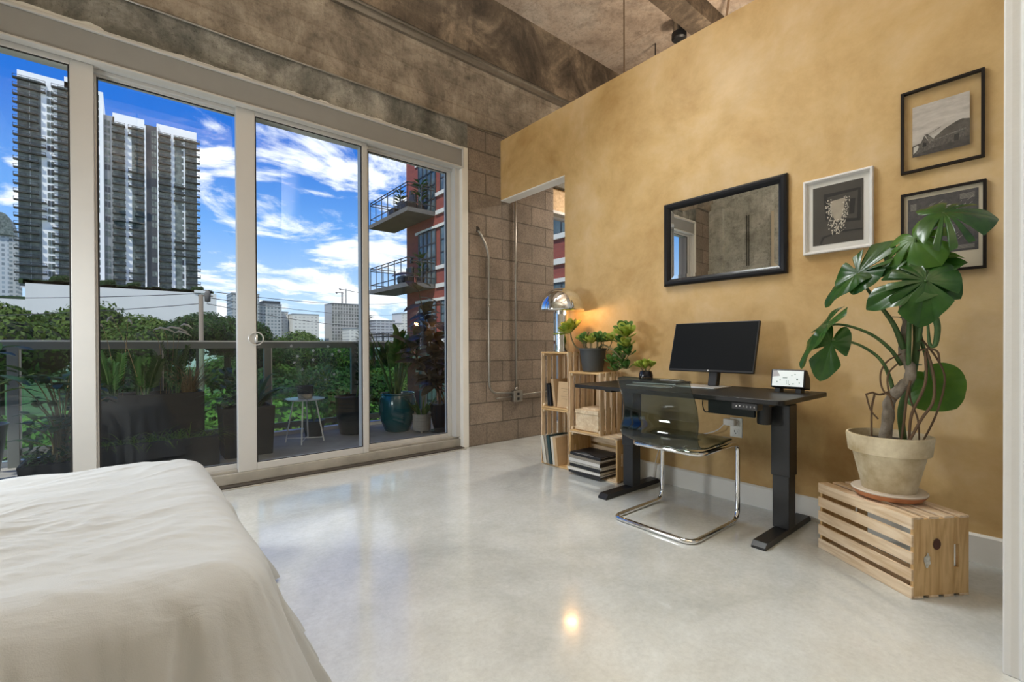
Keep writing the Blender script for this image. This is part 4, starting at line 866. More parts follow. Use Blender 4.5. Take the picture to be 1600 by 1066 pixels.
monstera((2.38,.350,1.240), (2.38,.250,1.160), CV*.75+UP*.5, .8, .9, (45, 75), (45, 80), .35, .1)
monstera((2.45,.383,1.325), (2.42,.255,1.318), CV*.35+UP*.85, .45, .45, (), (60,), .2, .1, 'monstera_young')
monstera((2.44,.353,1.262), (2.40,.262,1.290), CV*.75+UP*.5, .7, .7, (50,), (50,), .3, .2)
monstera((2.42,.369,1.332), (2.38,.476,1.262), CV*.7+UP*.2, .7, .7, (50,), (60,), .4, .2, 'monstera_young')
monstera((2.300,.669,1.054), (2.27,.790,.885), CV*.35-RV*.6+UP*.6, .45, .45, (), (60,), .2, .1)
monstera((2.280,.645,.975), (2.26,.685,.815), CV*.9+UP*.1, .55, .60, (62,), (58,), .25, .15, depth=.3, cw=7)
monstera((2.63,.385,.800), (2.62,.300,.705), CV*.95-UP*.1, 1.2, 1.2, (), (), .08, .05, 'monstera_young', label='round light green leaf low behind the trunk')
monstera((2.66,.415,.800), (2.66,.47,.735), CV*.95, 1.0, .9, (), (), .08, .05, 'monstera_young')
# ================================================================== MIRROR AND PICTURES
def frame_ring(mb, y0, y1, z0, z1, prof, M=None):
    """rectangular moulding; prof = list of (inset, height off wall)"""
    rows = []
    for (i_, h) in prof:
        a, b, c, d = y0+i_, y1-i_, z0+i_, z1-i_; x = XW-h
        rows.append([Vector((x, a, c)), Vector((x, b, c)), Vector((x, b, d)), Vector((x, a, d)), Vector((x, a, c))])
    return mb.grid(rows)
t = thing('wall_mirror', 'wide mirror in a thick black frame on the ochre wall above the monitor', 'mirror', (XW, 1.42, 1.66))
Y0, Y1, Z0, Z1 = 1.030, 1.815, 1.379, 1.948
frame_ring(MB(), Y0, Y1, Z0, Z1, [(0, 0), (0, .022), (.004, .028), (.014, .034), (.028, .033), (.038, .026), (.048, .014), (.050, .008), (.052, .006)]).build('frame', 'frame_black', t)
a, b, c, d = Y0+.048, Y1-.048, Z0+.048, Z1-.048; k = .024
MB().grid([[Vector((XW-.013, a+k, c+k)), Vector((XW-.013, b-k, c+k))], [Vector((XW-.013, a+k, d-k)), Vector((XW-.013, b-k, d-k))]]).build('mirror_glass', 'mirror_silver', t)
rows = []
for (i_, h) in ((0, .0125), (k, .013)): rows.append([Vector((XW-h, a+i_, c+i_)), Vector((XW-h, b-i_, c+i_)), Vector((XW-h, b-i_, d-i_)), Vector((XW-h, a+i_, d-i_)), Vector((XW-h, a+i_, c+i_))])
MB().grid(rows).build('bevel_edge', 'mirror_silver', t)
def rect(mb, y0, y1, z0, z1, x): return mb.add([(x, y0, z0), (x, y1, z0), (x, y1, z1), (x, y0, z1)], [(0, 1, 2, 3)])
def art(mb, pts, x, Y, Z, w, h):
    """polygon in picture coordinates (0..1 from the left, 0..1 from the bottom); Y = right edge seen from the room"""
    return mb.add([(x, Y+w*(1-u), Z+h*v) for u, v in pts], [tuple(range(len(pts)))])
# white framed picture
t = thing('framed_picture', 'white framed dark photo of glittering light between the mirror and the black frames', 'picture', (XW, .79, 1.67), 0, 'framed pictures')
Y0, Y1, Z0, Z1 = .636, .947, 1.464, 1.869
frame_ring(MB(), Y0, Y1, Z0, Z1, [(0, 0), (0, .026), (.003, .028), (.010, .028), (.013, .022), (.016, .012), (.020, .010)]).build('frame', 'frame_white', t)
rect(MB(), Y0+.016, Y1-.016, Z0+.016, Z1-.016, XW-.008).build('picture_mount', 'mat_white', t)
mat('art_brown', (.060, .052, .042), .6, var=.12, vscale=6); mat('art_dark', (.016, .013, .011), .6); mat('art_glow', (.42, .36, .28), .6, var=.1, vscale=20); mat('art_sparkle', (.72, .66, .55), .6)
ph = rect(MB(), Y0+.042, Y1-.042, Z0+.045, Z1-.045, XW-.0095).build('photo', 'art_brown', t)
w, h = (Y1-Y0)-.084, (Z1-Z0)-.09; P0 = (Y0+.042, Z0+.045, w, h)
mb = MB()
for poly in ([(.22, .86), (.95, .86), (.95, .82), (.30, .80)], [(.22, .86), (.30, .80), (.34, .42), (.27, .40)], [(.90, .82), (.95, .82), (.95, .36), (.88, .36)], [(.55, .40), (.95, .36), (.95, .32), (.55, .34)], [(.75, .70), (.85, .70), (.83, .45), (.73, .45)], [(.14, .02), (.20, .14), (.55, .20), (.98, .19), (.98, .16), (.55, .17), (.24, .11), (.18, .02)]): art(mb, poly, XW-.0100, *P0)
mb.build('dark_shapes', 'art_dark', ph)
mb = MB(); art(mb, [(.36, .72), (.66, .74), (.62, .50), (.56, .38), (.46, .38), (.38, .52)], XW-.0104, *P0); mb.build('light_area', 'art_glow', ph)
mb = MB(); rr_ = random.Random(11)
for i in range(230):
    v = rr_.random()**.8; zc = .78-.62*v; wd = .25-.08*v; uc = .5+rr_.choice((-1, 1))*wd*rr_.uniform(.45, 1.0)*(1 if v < .6 else rr_.random()) ; s_ = rr_.uniform(.004, .016)
    a = rr_.random()*3; art(mb, [(uc+s_*math.cos(a+j*PI/2)*(1.6 if j % 2 else .7), zc+s_*math.sin(a+j*PI/2)*(1.6 if j % 2 else .7)) for j in range(4)], XW-.0107, *P0)
mb.build('light_flecks', 'art_sparkle', ph)
rect(MB(), Y0+.016, Y1-.016, Z0+.016, Z1-.016, XW-.0125).build('glazing', 'picture_glass', t)
# clear glass frame with the photograph of a turf barn
t = thing('framed_picture', 'thin black frame with a floating photo of a barn under a cloudy hill', 'picture', (XW, .39, 1.98), 0, 'framed pictures')
Y0, Y1, Z0, Z1 = .243, .529, 1.792, 2.182
frame_ring(MB(), Y0, Y1, Z0, Z1, [(0, 0), (0, .020), (.011, .020), (.011, .0)]).build('frame', 'frame_brownblack', t)
rect(MB(), Y0+.011, Y1-.011, Z0+.011, Z1-.011, XW-.015).build('glazing', 'picture_glass', t)
y0, y1, z0, z1 = .290, .486, 1.862, 2.100
mat('art_sky', (.66, .60, .54), .7, c2=(.46, .41, .36), vscale=14, stretch=(1, 1, 3)); mat('art_hill', (.10, .085, .07), .7, var=.4, vscale=40); mat('art_barn', (.16, .14, .12), .7, c2=(.04, .035, .03), vscale=120, stretch=(1, 3, 1)); mat('art_roof', (.28, .25, .22), .7, c2=(.05, .04, .035), vscale=160); mat('art_ground', (.06, .05, .045), .7, var=.4, vscale=60); mat('art_snow', (.55, .52, .47), .7)
ph = B(XW-.0135, XW-.012, y0, y1, z0, z1).build('photo', 'art_sky', t)
P0 = (y0, z0, y1-y0, z1-z0); X_ = XW-.0137
mb = MB(); art(mb, [(0, 0), (1, 0), (1, .17), (0, .22)], X_, *P0); mb.build('ground', 'art_ground', ph)
mb = MB(); art(mb, [(.40, .30), (.46, .34), (.58, .42), (.78, .50), (.88, .52), (1, .49), (1, .17), (.40, .17)], X_, *P0); art(mb, [(0, .22), (.12, .25), (.3, .27), (.3, .17), (0, .15)], X_, *P0); mb.build('hill', 'art_hill', ph)
mb = MB(); art(mb, [(.02, .20), (.10, .22), (.14, .16), (.02, .06)], X_-.0001, *P0); art(mb, [(.30, .33), (.52, .40), (.50, .36), (.36, .28)], X_-.0001, *P0); mb.build('snow', 'art_snow', ph)
mb = MB(); art(mb, [(.22, .38), (.05, .04), (.38, .10)], X_-.0002, *P0); art(mb, [(.30, .27), (.92, .32), (.93, .14), (.38, .10)], X_-.0002, *P0); mb.build('barn', 'art_barn', ph)
mb = MB(); art(mb, [(.22, .40), (.28, .40), (.40, .26), (.94, .34), (.94, .31), (.36, .23)], X_-.0003, *P0); art(mb, [(.12, .33), (.16, .34), (.52, .48), (.50, .46)], X_-.0003, *P0); art(mb, [(.25, .36), (.28, .36), (.40, .12), (.37, .10)], X_-.0003, *P0); mb.build('roof', 'art_roof', ph)
mb = MB(); art(mb, [(.74, .13), (.82, .13), (.82, .26), (.74, .25)], X_-.0004, *P0); art(mb, [(.19, .16), (.26, .17), (.26, .23), (.20, .25)], X_-.0004, *P0); mb.build('openings', 'art_dark', ph)
# black framed map print
t = thing('framed_picture', 'black framed dark print with pale lines behind the top monstera leaf', 'picture', (XW, .39, 1.50), 0, 'framed pictures')
Y0, Y1, Z0, Z1 = .237, .528, 1.305, 1.694
frame_ring(MB(), Y0, Y1, Z0, Z1, [(0, 0), (0, .020), (.011, .020), (.011, .0)]).build('frame', 'frame_brownblack', t)
rect(MB(), Y0+.011, Y1-.011, Z0+.011, Z1-.011, XW-.008).build('picture_mount', 'mat_cream', t)
mat('art_slate', (.050, .047, .050), .6, c2=(.10, .09, .09), vscale=60); mat('art_line', (.48, .44, .38), .6)
y0, y1, z0, z1 = .262, .503, 1.392, 1.664; P0 = (y0, z0, y1-y0, z1-z0)
ph = rect(MB(), y0, y1, z0, z1, XW-.009).build('print', 'art_slate', t)
mb = MB(); rr_ = random.Random(4)
for i in range(46):
    u, v = rr_.uniform(.25, .95), rr_.uniform(.15, .85); l_ = rr_.uniform(.02, .12); a = rr_.choice((.6, .7, 2.2)); q = .0035
    art(mb, [(u, v), (u+l_*math.cos(a), v+l_*math.sin(a)), (u+l_*math.cos(a)-q, v+l_*math.sin(a)+q), (u-q, v+q)], XW-.0094, *P0)
for k in range(9): art(mb, [(.04, .80+.013*k), (.13, .80+.013*k), (.13, .804+.013*k), (.04, .804+.013*k)], XW-.0094, *P0)
for k in range(7): art(mb, [(.75, .86+.013*k), (.95, .86+.013*k), (.95, .864+.013*k), (.75, .864+.013*k)], XW-.0094, *P0)
for k in range(5): art(mb, [(.60, .04+.013*k), (.95, .04+.013*k), (.95, .044+.013*k), (.60, .044+.013*k)], XW-.0094, *P0)
u, v = .35, .62
for k in range(12): u2, v2 = u+.04, v+.03*math.sin(k*.6)+.012; art(mb, [(u, v), (u2, v2), (u2, v2+.012), (u, v+.012)], XW-.0095, *P0); u, v = u2, v2
mb.build('pale_lines', 'art_line', ph)
mb = MB(); art(mb, [(.22, -.13), (.78, -.13), (.78, -.118), (.22, -.118)], XW-.0088, *P0); mb.build('caption_line', 'art_glow', t)
rect(MB(), Y0+.011, Y1-.011, Z0+.011, Z1-.011, XW-.0135).build('glazing', 'picture_glass', t)
# ================================================================== BALCONY
DZ = -.05
struct('floor_balcony', B(-3.2, 5.2, 3.93, 5.80, -.25, DZ), 'deck_concrete')
struct('floor_sill', B(-3.2, 5.2, 3.86, 3.95, -.2, .0), 'deck_concrete')
struct('floor_balcony', B(-3.2, 5.2, 5.79, 5.87, -.25, DZ+.045), 'kerb_pale')
struct('ceiling_shade_slab', B(-3.2, 6.9, 3.93, 5.70, 4.40, 4.60), 'slab_concrete')  # unseen slab added overhead to keep the balcony in shade
struct('wall_outer', B(5.2, 5.4, 3.93, 5.9, -.25, 1.0), 'kerb_pale')
t = thing('balcony_railing', 'grey metal balcony railing with green tinted glass panels', 'railing', (1.2, 5.75, DZ))
B(-3.0, 5.2, 5.715, 5.785, 1.022, 1.036).build('top_rail', 'rail_top', t)
B(-3.0, 5.2, 5.725, 5.775, .955, 1.020).build('handrail', 'rail_grey', t)
B(-3.0, 5.2, 5.735, 5.765, .045, .105).build('bottom_rail', 'rail_grey', t)
px_ = [-1.74, -.76, .218, 1.195, 2.175, 3.15, 4.13]
for x in px_:
    p_ = B(x-.04, x+.032, 5.72, 5.78, DZ, .955).build('post', 'rail_grey', t, bevel=.003)
    B(x+.032, x+.042, 5.735, 5.765, .06, .955).build('edge_strip', 'rail_top', p_)
for a, b in zip([-2.7]+px_, px_+[5.1]):
    MB().grid([[Vector((a+.045, 5.75, .105)), Vector((a+.045, 5.75, .955))], [Vector((b-.042, 5.75, .105)), Vector((b-.042, 5.75, .955))]]).build('glass_panel', 'rail_glass', t)
def blade(mb, base, d, ln, w, droop, n=7, nrm=None):
    d = Vector(d).normalized(); x = d.cross(Vector((0, 0, 1))); x = x.normalized() if x.length > .1 else Vector((1, 0, 0)); x = (x+Vector((rnd.uniform(-.4, .4), rnd.uniform(-.4, .4), 0))).normalized(); rows = []; q = Vector(base)
    for i in range(n):
        u = i/(n-1); k = math.sin(PI*min(1, .18+u*.82))**.7 if i < n-1 else .02
        rows.append([q-x*w*.5*k, q+x*w*.5*k]); d = (d+Vector((0, 0, -droop/n*(1+u)))).normalized(); q = q+d*ln/(n-1)
    mb.grid(rows)
def oval(mb, base, d, nrm, ln, w, bend=.15, n=6, fold=.15):
    d = Vector(d).normalized(); x = d.cross(Vector(nrm)).normalized(); nn = x.cross(d); rows = []
    for i in range(n):
        u = i/(n-1); k = max(.03, math.sin(PI*(u*.93+.05))**.75); c = Vector(base)+d*ln*u-nn*bend*ln*u*u
        rows.append([c-x*w*.5*k+nn*fold*w*k*.5, c, c+x*w*.5*k+nn*fold*w*k*.5])
    mb.grid(rows)
def zz_stem(st, mb, base, top, ll=.07, lw=.028, pairs=11, r=.006):
    base, top = Vector(base), Vector(top); mid = (base+top)/2+Vector((0, 0, .03)); sp = smoothpath([base, mid, top], 8); st.tube(sp, [r*(1-.6*i/len(sp)) for i in range(len(sp))], 6)
    ax = (top-base).normalized(); sd_ = ax.cross(Vector((rnd.uniform(-1, 1), rnd.uniform(-1, 1), .1))).normalized()
    for k in range(pairs):
        u = .30+.70*k/pairs; q = sp[min(len(sp)-1, int(u*(len(sp)-1)))]
        for s_ in (-1, 1): oval(mb, q, sd_*s_+ax*.75+Vector((0, 0, .1)), ax.cross(sd_)+ax*.2, ll*(1-.3*k/pairs)*rnd.uniform(.85, 1.1), lw, .2, 5)
def tub(prof, c, m_, t, n=40, name='pot'): return MB().lathe(prof, c, n).build(name, m_, t, smooth='auto')
def planter(t, x0, x1, y0, y1, z0, z1, m_='box_black', taper=0):
    mb = MB(); w = .02; tx = taper
    o = [(x0+tx, y0+tx, z0), (x1-tx, y0+tx, z0), (x1-tx, y1-tx, z0), (x0+tx, y1-tx, z0)]; p = [(x0, y0, z1), (x1, y0, z1), (x1, y1, z1), (x0, y1, z1)]
    i1 = [(x0+w, y0+w, z1), (x1-w, y0+w, z1), (x1-w, y1-w, z1), (x0+w, y1-w, z1)]; i0 = [(a, b, z1-.05) for a, b, _ in i1]
    vs = o+p+i1+i0; fs = [(3, 2, 1, 0)]
    for a, b in ((0, 4), (4, 8), (8, 12)):
        for k in range(4): fs.append((a+k, a+(k+1) % 4, b+(k+1) % 4, b+k))
    mb.add(vs, fs); mb.build('planter_box', m_, t, bevel=.004)
    B(x0+w, x1-w, y0+w, y1-w, z1-.06, z1-.045).build('soil', 'soil', t)
# 1 round pot at the far left with broad leaves
t = thing('potted_plant', 'broad leaved plant in a round dark tub at the left end of the balcony', 'potted plant', (-.86, 5.0, DZ), 0, 'balcony plants')
tub([(.10, DZ), (.12, DZ+.01), (.175, .40), (.185, .42), (.175, .425), (.16, .40), (0, .39)], (-.86, 4.93, 0), 'ribbed_pot', t)
mb = MB(); st = MB()
for k in range(30):
    a = rnd.uniform(0, 2*PI); h = rnd.uniform(.25, .62); r = rnd.uniform(.08, .33); q = Vector((-.86+r*math.cos(a), 4.93+r*math.sin(a), .42+h)); st.tube(smoothpath([(-.86, 4.93, .39), (-.86+r*.3*math.cos(a), 4.93+r*.3*math.sin(a), .42+h*.7), q], 4), .004, 5)
    oval(mb, q, (math.cos(a), math.sin(a), rnd.uniform(-.3, .2)), (0, 0, 1), rnd.uniform(.14, .22), .085, .25)
mb.build('leaves', 'outdoor_leaf', t, smooth=True); st.build('stem', 'petiole_green', t)
# 2 low trough with a jade bush
t = thing('potted_plant', 'dark round leaved bush in a low black trough by the first window post', 'potted plant', (-.38, 5.0, DZ), 0, 'balcony plants')
planter(t, -.62, -.18, 4.72, 5.05, DZ, .125, taper=.02)
mb = MB(); st = MB(); low = MB()
for k in range(46):
    a = rnd.uniform(0, 2*PI); h = rnd.uniform(.14, .66); r = rnd.uniform(.03, .30)*(.5+h); q = Vector((-.40+r*math.cos(a)*1.1, 4.9+r*math.sin(a)*.7, .12+h))
    st.tube(smoothpath([(-.40+.05*math.cos(a), 4.9, .10), (-.40+r*.4*math.cos(a), 4.9+r*.3*math.sin(a), .12+h*.6), q], 4), .004, 5)
    for j in range(4): oval(mb, q, (math.cos(a+j*1.6), math.sin(a+j*1.6), rnd.uniform(-.2, .6)), (0, 0, 1), rnd.uniform(.07, .11), .055, .2)
for k in range(260): q = Vector((rnd.uniform(-.60, -.2), rnd.uniform(4.74, 5.03), rnd.uniform(.10, .21))); oval(low, q, (rnd.uniform(-1, 1), rnd.uniform(-1, 1), .5), (0, 0, 1), .05, .026)
mb.build('leaves', 'outdoor_leaf', t, smooth=True); st.build('stem', 'jade_stem', t); low.build('ground_leaves', 'outdoor_leaf', t)
# 3 big black trough with feathery plants
t = thing('potted_plant', 'large tall black trough with several upright plants behind the glass', 'potted plant', (.15, 5.35, DZ), 0, 'balcony plants')
planter(t, -.24, .545, 5.22, 5.60, DZ, .55)
mb = MB(); st = MB(); dry = MB(); pl = MB(); green = MB()
for (x, y, h, n) in ((-.10, 5.35, .42, 7), (.10, 5.33, .44, 8), (.06, 5.45, .38, 5), (.33, 5.32, .50, 6)):
    for k in range(n): a = rnd.uniform(0, 2*PI); zz_stem(st, mb, (x+.02*math.cos(a), y+.02*math.sin(a), .50), (x+h*.26*math.cos(a), y+h*.2*math.sin(a), .52+h*rnd.uniform(.7, 1)), .075, .026, 12)
for k in range(240):
    x = .44 if k % 3 else -.16; a = rnd.uniform(0, 2*PI); blade(dry if x > 0 else green, (x+rnd.uniform(-.04, .04), 5.38+rnd.uniform(-.05, .05), .50), (.55*math.cos(a), .4*math.sin(a), 1), rnd.uniform(.25, .48), .006, rnd.uniform(.4, 1.6))
for (x0_, x1_, z1_, dx_) in ((-.08, -.19, 1.17, -.03), (-.05, .0, 1.22, .02), (.22, .22, 1.15, .12), (.26, .30, 1.16, .13), (.30, .40, 1.19, .07), (.1, -.12, 1.24, -.03), (.28, .36, 1.12, .10)):
    sp = smoothpath([(x0_, 5.4, .5), ((x0_+x1_)/2, 5.4, .95), (x1_-dx_*.4, 5.38, z1_-.02)], 6); dry.tube(sp, .0018, 5)
    pl.tube([(x1_-dx_*.4, 5.38, z1_-.02), (x1_, 5.38, z1_), (x1_+dx_*.5, 5.37, z1_-.012), (x1_+dx_, 5.37, z1_-.045)], [.003, .010, .010, .003], 8)
mb.build('leaves', 'zz_leaf', t, smooth=True); st.build('stem', 'petiole_green', t); dry.build('dry_grass', 'dry_grass', t, label='dry brown grass'); green.build('grass', 'outdoor_leaf', t); pl.build('grass_plume', 'plume', t, smooth=True, label='pale feathery seed heads')
# 4 low front trough with arching grass
t = thing('potted_plant', 'long low black trough of arching grass in front of the tall trough', 'potted plant', (.12, 4.7, DZ), 0, 'balcony plants')
planter(t, -.30, .585, 4.60, 4.86, DZ, .225)
mb = MB()
for k in range(330): a = rnd.uniform(0, 2*PI); blade(mb, (rnd.uniform(-.26, .55), 4.73+rnd.uniform(-.07, .07), .18), (.9*math.cos(a), .5*math.sin(a), .9), rnd.uniform(.14, .30), .006, rnd.uniform(1.0, 2.2))
mb.build('grass', 'outdoor_leaf_light', t)
# 5 tall square planter with aloe like leaves
t = thing('potted_plant', 'tall square dark planter with long arching leaves by the sliding handle', 'potted plant', (.86, 5.05, DZ), 0, 'balcony plants')
planter(t, .64, 1.075, 4.86, 5.20, DZ, .41, taper=.02)
mb = MB(); mb2 = MB()
for k in range(26):
    a = rnd.uniform(-.9, .9) if k % 3 else rnd.uniform(0, 6.3); blade(mb, (.92+rnd.uniform(-.05, .05), 5.0+rnd.uniform(-.04, .04), .37), (1.0*math.cos(a), .5*math.sin(a), 1.25), rnd.uniform(.38, .66), .034, rnd.uniform(.8, 2.0), 10)
for k in range(150): q = Vector((rnd.gauss(.72, .08), rnd.gauss(5.0, .07), rnd.uniform(.40, .78))); oval(mb2, q, (rnd.uniform(-1, 1), rnd.uniform(-1, 1), rnd.uniform(-.3, .8)), (rnd.uniform(-.3, .3), 0, 1), rnd.uniform(.06, .1), .04)
mb.build('long_leaves', 'outdoor_leaf', t, smooth=True); mb2.build('leaves', 'outdoor_leaf', t, smooth=True)
# 6 white side table with small pot
t = thing('side_table', 'small round white side table with wire legs on the balcony', 'side table', (1.43, 5.25, DZ))
MB().lathe([(.0, .405), (.195, .405), (.200, .411), (.200, .418), (0, .420)], (1.44, 5.22, 0), 48).build('tabletop', 'table_white', t, smooth='auto')
for k in range(4):
    a = PI/4+k*PI/2+.35; MB().tube([(1.44+.11*math.cos(a), 5.22+.11*math.sin(a), .405), (1.44+.19*math.cos(a), 5.22+.19*math.sin(a), DZ+.005)], .0075, 7).build('leg', 'rail_top', t)
mb = MB(); mb.tube([(1.44+.187*math.cos(PI/4+.35), 5.22+.187*math.sin(PI/4+.35), -.015), (1.44-.187*math.cos(PI/4+.35), 5.22-.187*math.sin(PI/4+.35), -.015)], .005, 6); mb.tube([(1.44+.187*math.cos(3*PI/4+.35), 5.22+.187*math.sin(3*PI/4+.35), -.004), (1.44-.187*math.cos(3*PI/4+.35), 5.22-.187*math.sin(3*PI/4+.35), -.004)], .005, 6); mb.build('cross_brace', 'rail_top', t)
t = thing('flower_pot', 'small black and white pot standing on the white side table', 'flower pot', (1.44, 5.2, .42))
tub([(.062, .4205), (.070, .425), (.074, .470)], (1.44, 5.20, 0), 'white_ceramic', t, name='lower_band'); tub([(.078, .470), (.080, .475), (.083, .555), (.074, .557), (.070, .545), (0, .543)], (1.44, 5.20, 0), 'box_black', t)
# flowering shrub by the railing behind the table
t = thing('potted_plant', 'leafy shrub with small white flowers by the railing behind the side table', 'potted plant', (1.55, 5.55, DZ), 0, 'balcony plants')
tub([(.09, DZ), (.12, .12), (.12, .13), (.10, .12), (0, .11)], (1.62, 5.52, 0), 'box_black', t)
mb = MB(); st = MB(); fl_ = MB()
for k in range(14):
    x, z_ = rnd.uniform(1.30, 2.0), rnd.uniform(.55, 1.0); q = Vector((x, 5.55+rnd.uniform(-.08, .08), z_)); st.tube(smoothpath([(1.62, 5.52, .11), ((1.62+x)/2, 5.53, z_*.6), q], 5), .003, 5)
    for j in range(26): u = rnd.random(); c = Vector((1.62+(x-1.62)*(.3+.7*u), 5.54+rnd.uniform(-.08, .08), .11+(z_-.11)*(.35+.65*u)))+Vector((rnd.uniform(-.06, .06), 0, rnd.uniform(-.04, .04))); oval(mb, c, (rnd.uniform(-1, 1), rnd.uniform(-1, 1), rnd.uniform(-.2, .8)), (rnd.uniform(-.5, .5), -.3, 1), rnd.uniform(.03, .055), .022)
    for j in range(5): a = j*1.256; fl_.tube([q, q+Vector((.016*math.cos(a), -.006, .016*math.sin(a)))], [.002, .005], 5)
mb.build('leaves', 'outdoor_leaf_light', t); st.build('stem', 'petiole_green', t); fl_.build('flowers', 'petal_white', t)
# 7 ribbed dark pot with a columnar cactus
t = thing('potted_plant', 'dark ribbed pot with a tall dense green plant beside the middle window post', 'potted plant', (2.0, 5.35, DZ), 0, 'balcony plants')
prof = [(.12, DZ), (.145, DZ+.01), (.185, .20), (.195, .36), (.205, .385), (.195, .395), (.18, .37), (0, .35)]
mb = MB(); mb.lathe(prof, (2.02, 5.38, 0), 96)
mb.v = [(2.02+(x-2.02)*(1+(.018 if (i % 2) and .0 < z < .36 else 0)), 5.38+(y-5.38)*(1+(.018 if (i % 2) and .0 < z < .36 else 0)), z) for i, (x, y, z) in enumerate(mb.v)]
mb.build('pot', 'ribbed_pot', t, smooth='auto')
mb = MB(); st = MB()
st.tube(smoothpath([(2.06, 5.38, .35), (2.14, 5.38, .8), (2.17, 5.36, 1.28)], 6), .012, 7)
for k in range(420): u = rnd.random(); a = rnd.uniform(0, 2*PI); q = Vector((2.10+.07*u+.015*math.cos(a), 5.38, .50+.82*u)); oval(mb, q, (math.cos(a), math.sin(a), rnd.uniform(.1, 1.0)), (0, 0, 1), rnd.uniform(.07, .12), .035)
mb.build('leaves', 'outdoor_leaf', t, smooth=True); st.build('stem', 'petiole_green', t)
# 8 teal glazed pot
t = thing('potted_plant', 'big teal glazed pot with tall green fan leaves on the balcony', 'potted plant', (2.50, 5.20, DZ), 0, 'balcony plants')
c = (2.50, 5.20, 0)
tub([(.13, DZ), (.15, DZ+.012), (.205, .10), (.225, .22), (.215, .33), (.195, .385), (.205, .400), (.200, .412), (.185, .405), (.18, .37), (0, .36)], c, 'teal_glaze', t, 56)
mb = MB(); st = MB()
for k in range(13):
    a = rnd.uniform(0, 2*PI); h = rnd.uniform(.40, .78); r = rnd.uniform(.10, .30); q = Vector((2.47+r*math.cos(a), 5.2+r*.7*math.sin(a), .38+h)); b = Vector((2.47+.04*math.cos(a), 5.2+.04*math.sin(a), .36)); sp = smoothpath([b, (b+q)/2+Vector((0, 0, .04)), q], 5); st.tube(sp, [.012-.007*i/len(sp) for i in range(len(sp))], 7)
    for j in range(9): oval(mb, q-Vector((0, 0, .22*j/9)), (math.cos(a+(1 if j % 2 else -1)*.9), math.sin(a+(1 if j % 2 else -1)*.9), 1.1), (math.cos(a), math.sin(a), -.8), rnd.uniform(.10, .16), .055, .15)
mb.build('leaves', 'zz_leaf', t, smooth=True); st.build('stem', 'petiole_green', t, smooth=True)
# 9 white textured pot with spiky grass
t = thing('potted_plant', 'small white textured footed pot with spiky yellow green leaves', 'potted plant', (2.68, 4.93, DZ), 0, 'balcony plants')
mb = MB(); mb.lathe([(.10, DZ+.025), (.105, DZ+.03), (.108, .155), (.112, .162), (.105, .168), (.098, .155), (0, .15)], (2.68, 4.93, 0), 40); mb.build('pot', 'white_ceramic', t, smooth='auto')
mb = MB(); [mb.tube([(2.68+.106*math.cos(a*PI/18), 4.93+.106*math.sin(a*PI/18), z_) for a in range(36)], .0035, 5, closed=True) for z_ in (.0, .03, .06, .09, .12)]; mb.build('relief_rings', 'white_ceramic', t)
for k in range(3): a = k*2.1; MB().lathe([(.012, DZ), (.014, DZ+.03)], (2.68+.075*math.cos(a), 4.93+.075*math.sin(a), 0), 10).build('foot', 'white_ceramic', t)
mb = MB()
for k in range(46): a = rnd.uniform(0, 2*PI); blade(mb, (2.68+.04*math.cos(a), 4.93+.04*math.sin(a), .14), (.7*math.cos(a), .7*math.sin(a), 1.2), rnd.uniform(.18, .34), .020, rnd.uniform(.2, 1.1))
mb.build('leaves', 'outdoor_leaf_light', t, smooth=True)
# 10 dark pot with the tall rubber plant
t = thing('potted_plant', 'tall dark rubber plant in a black pot by the right window edge', 'potted plant', (2.90, 4.78, DZ), 0, 'balcony plants')
tub([(.13, DZ), (.15, DZ+.008), (.15, DZ+.022), (.105, DZ+.024), (.125, .05), (.150, .20), (.155, .275), (.163, .285), (.160, .298), (.145, .29), (0, .27)], (2.88, 4.78, 0), 'gloss_black_pot', t)
mb = MB(); st = MB()
for (x1_, y1_, h) in ((2.56, 4.86, 1.80), (2.72, 4.78, 1.50), (2.90, 4.72, 1.25), (2.45, 4.9, 1.05), (2.62, 4.8, 1.25)):
    sp = smoothpath([(2.88+rnd.uniform(-.05, .05), 4.78, .27), (2.88+(x1_-2.88)*.45, 4.79, .27+(h-.27)*.45), (x1_, y1_, h)], 10); st.tube(sp, [.010-.005*i/len(sp) for i in range(len(sp))], 7)
    for k in range(22):
        u = .30+.70*k/21; q = sp[min(len(sp)-1, int(u*(len(sp)-1)))]; a = k*2.4+h*5; oval(mb, q, (math.cos(a), .7*math.sin(a), rnd.uniform(-.25, .75)), (math.cos(a+1)*.3, -.35, 1), rnd.uniform(.19, .27), rnd.uniform(.10, .14), .25, 7)
mb.build('leaves', 'rubber_leaf', t, smooth=True); st.build('stem', 'root_brown', t, smooth=True)
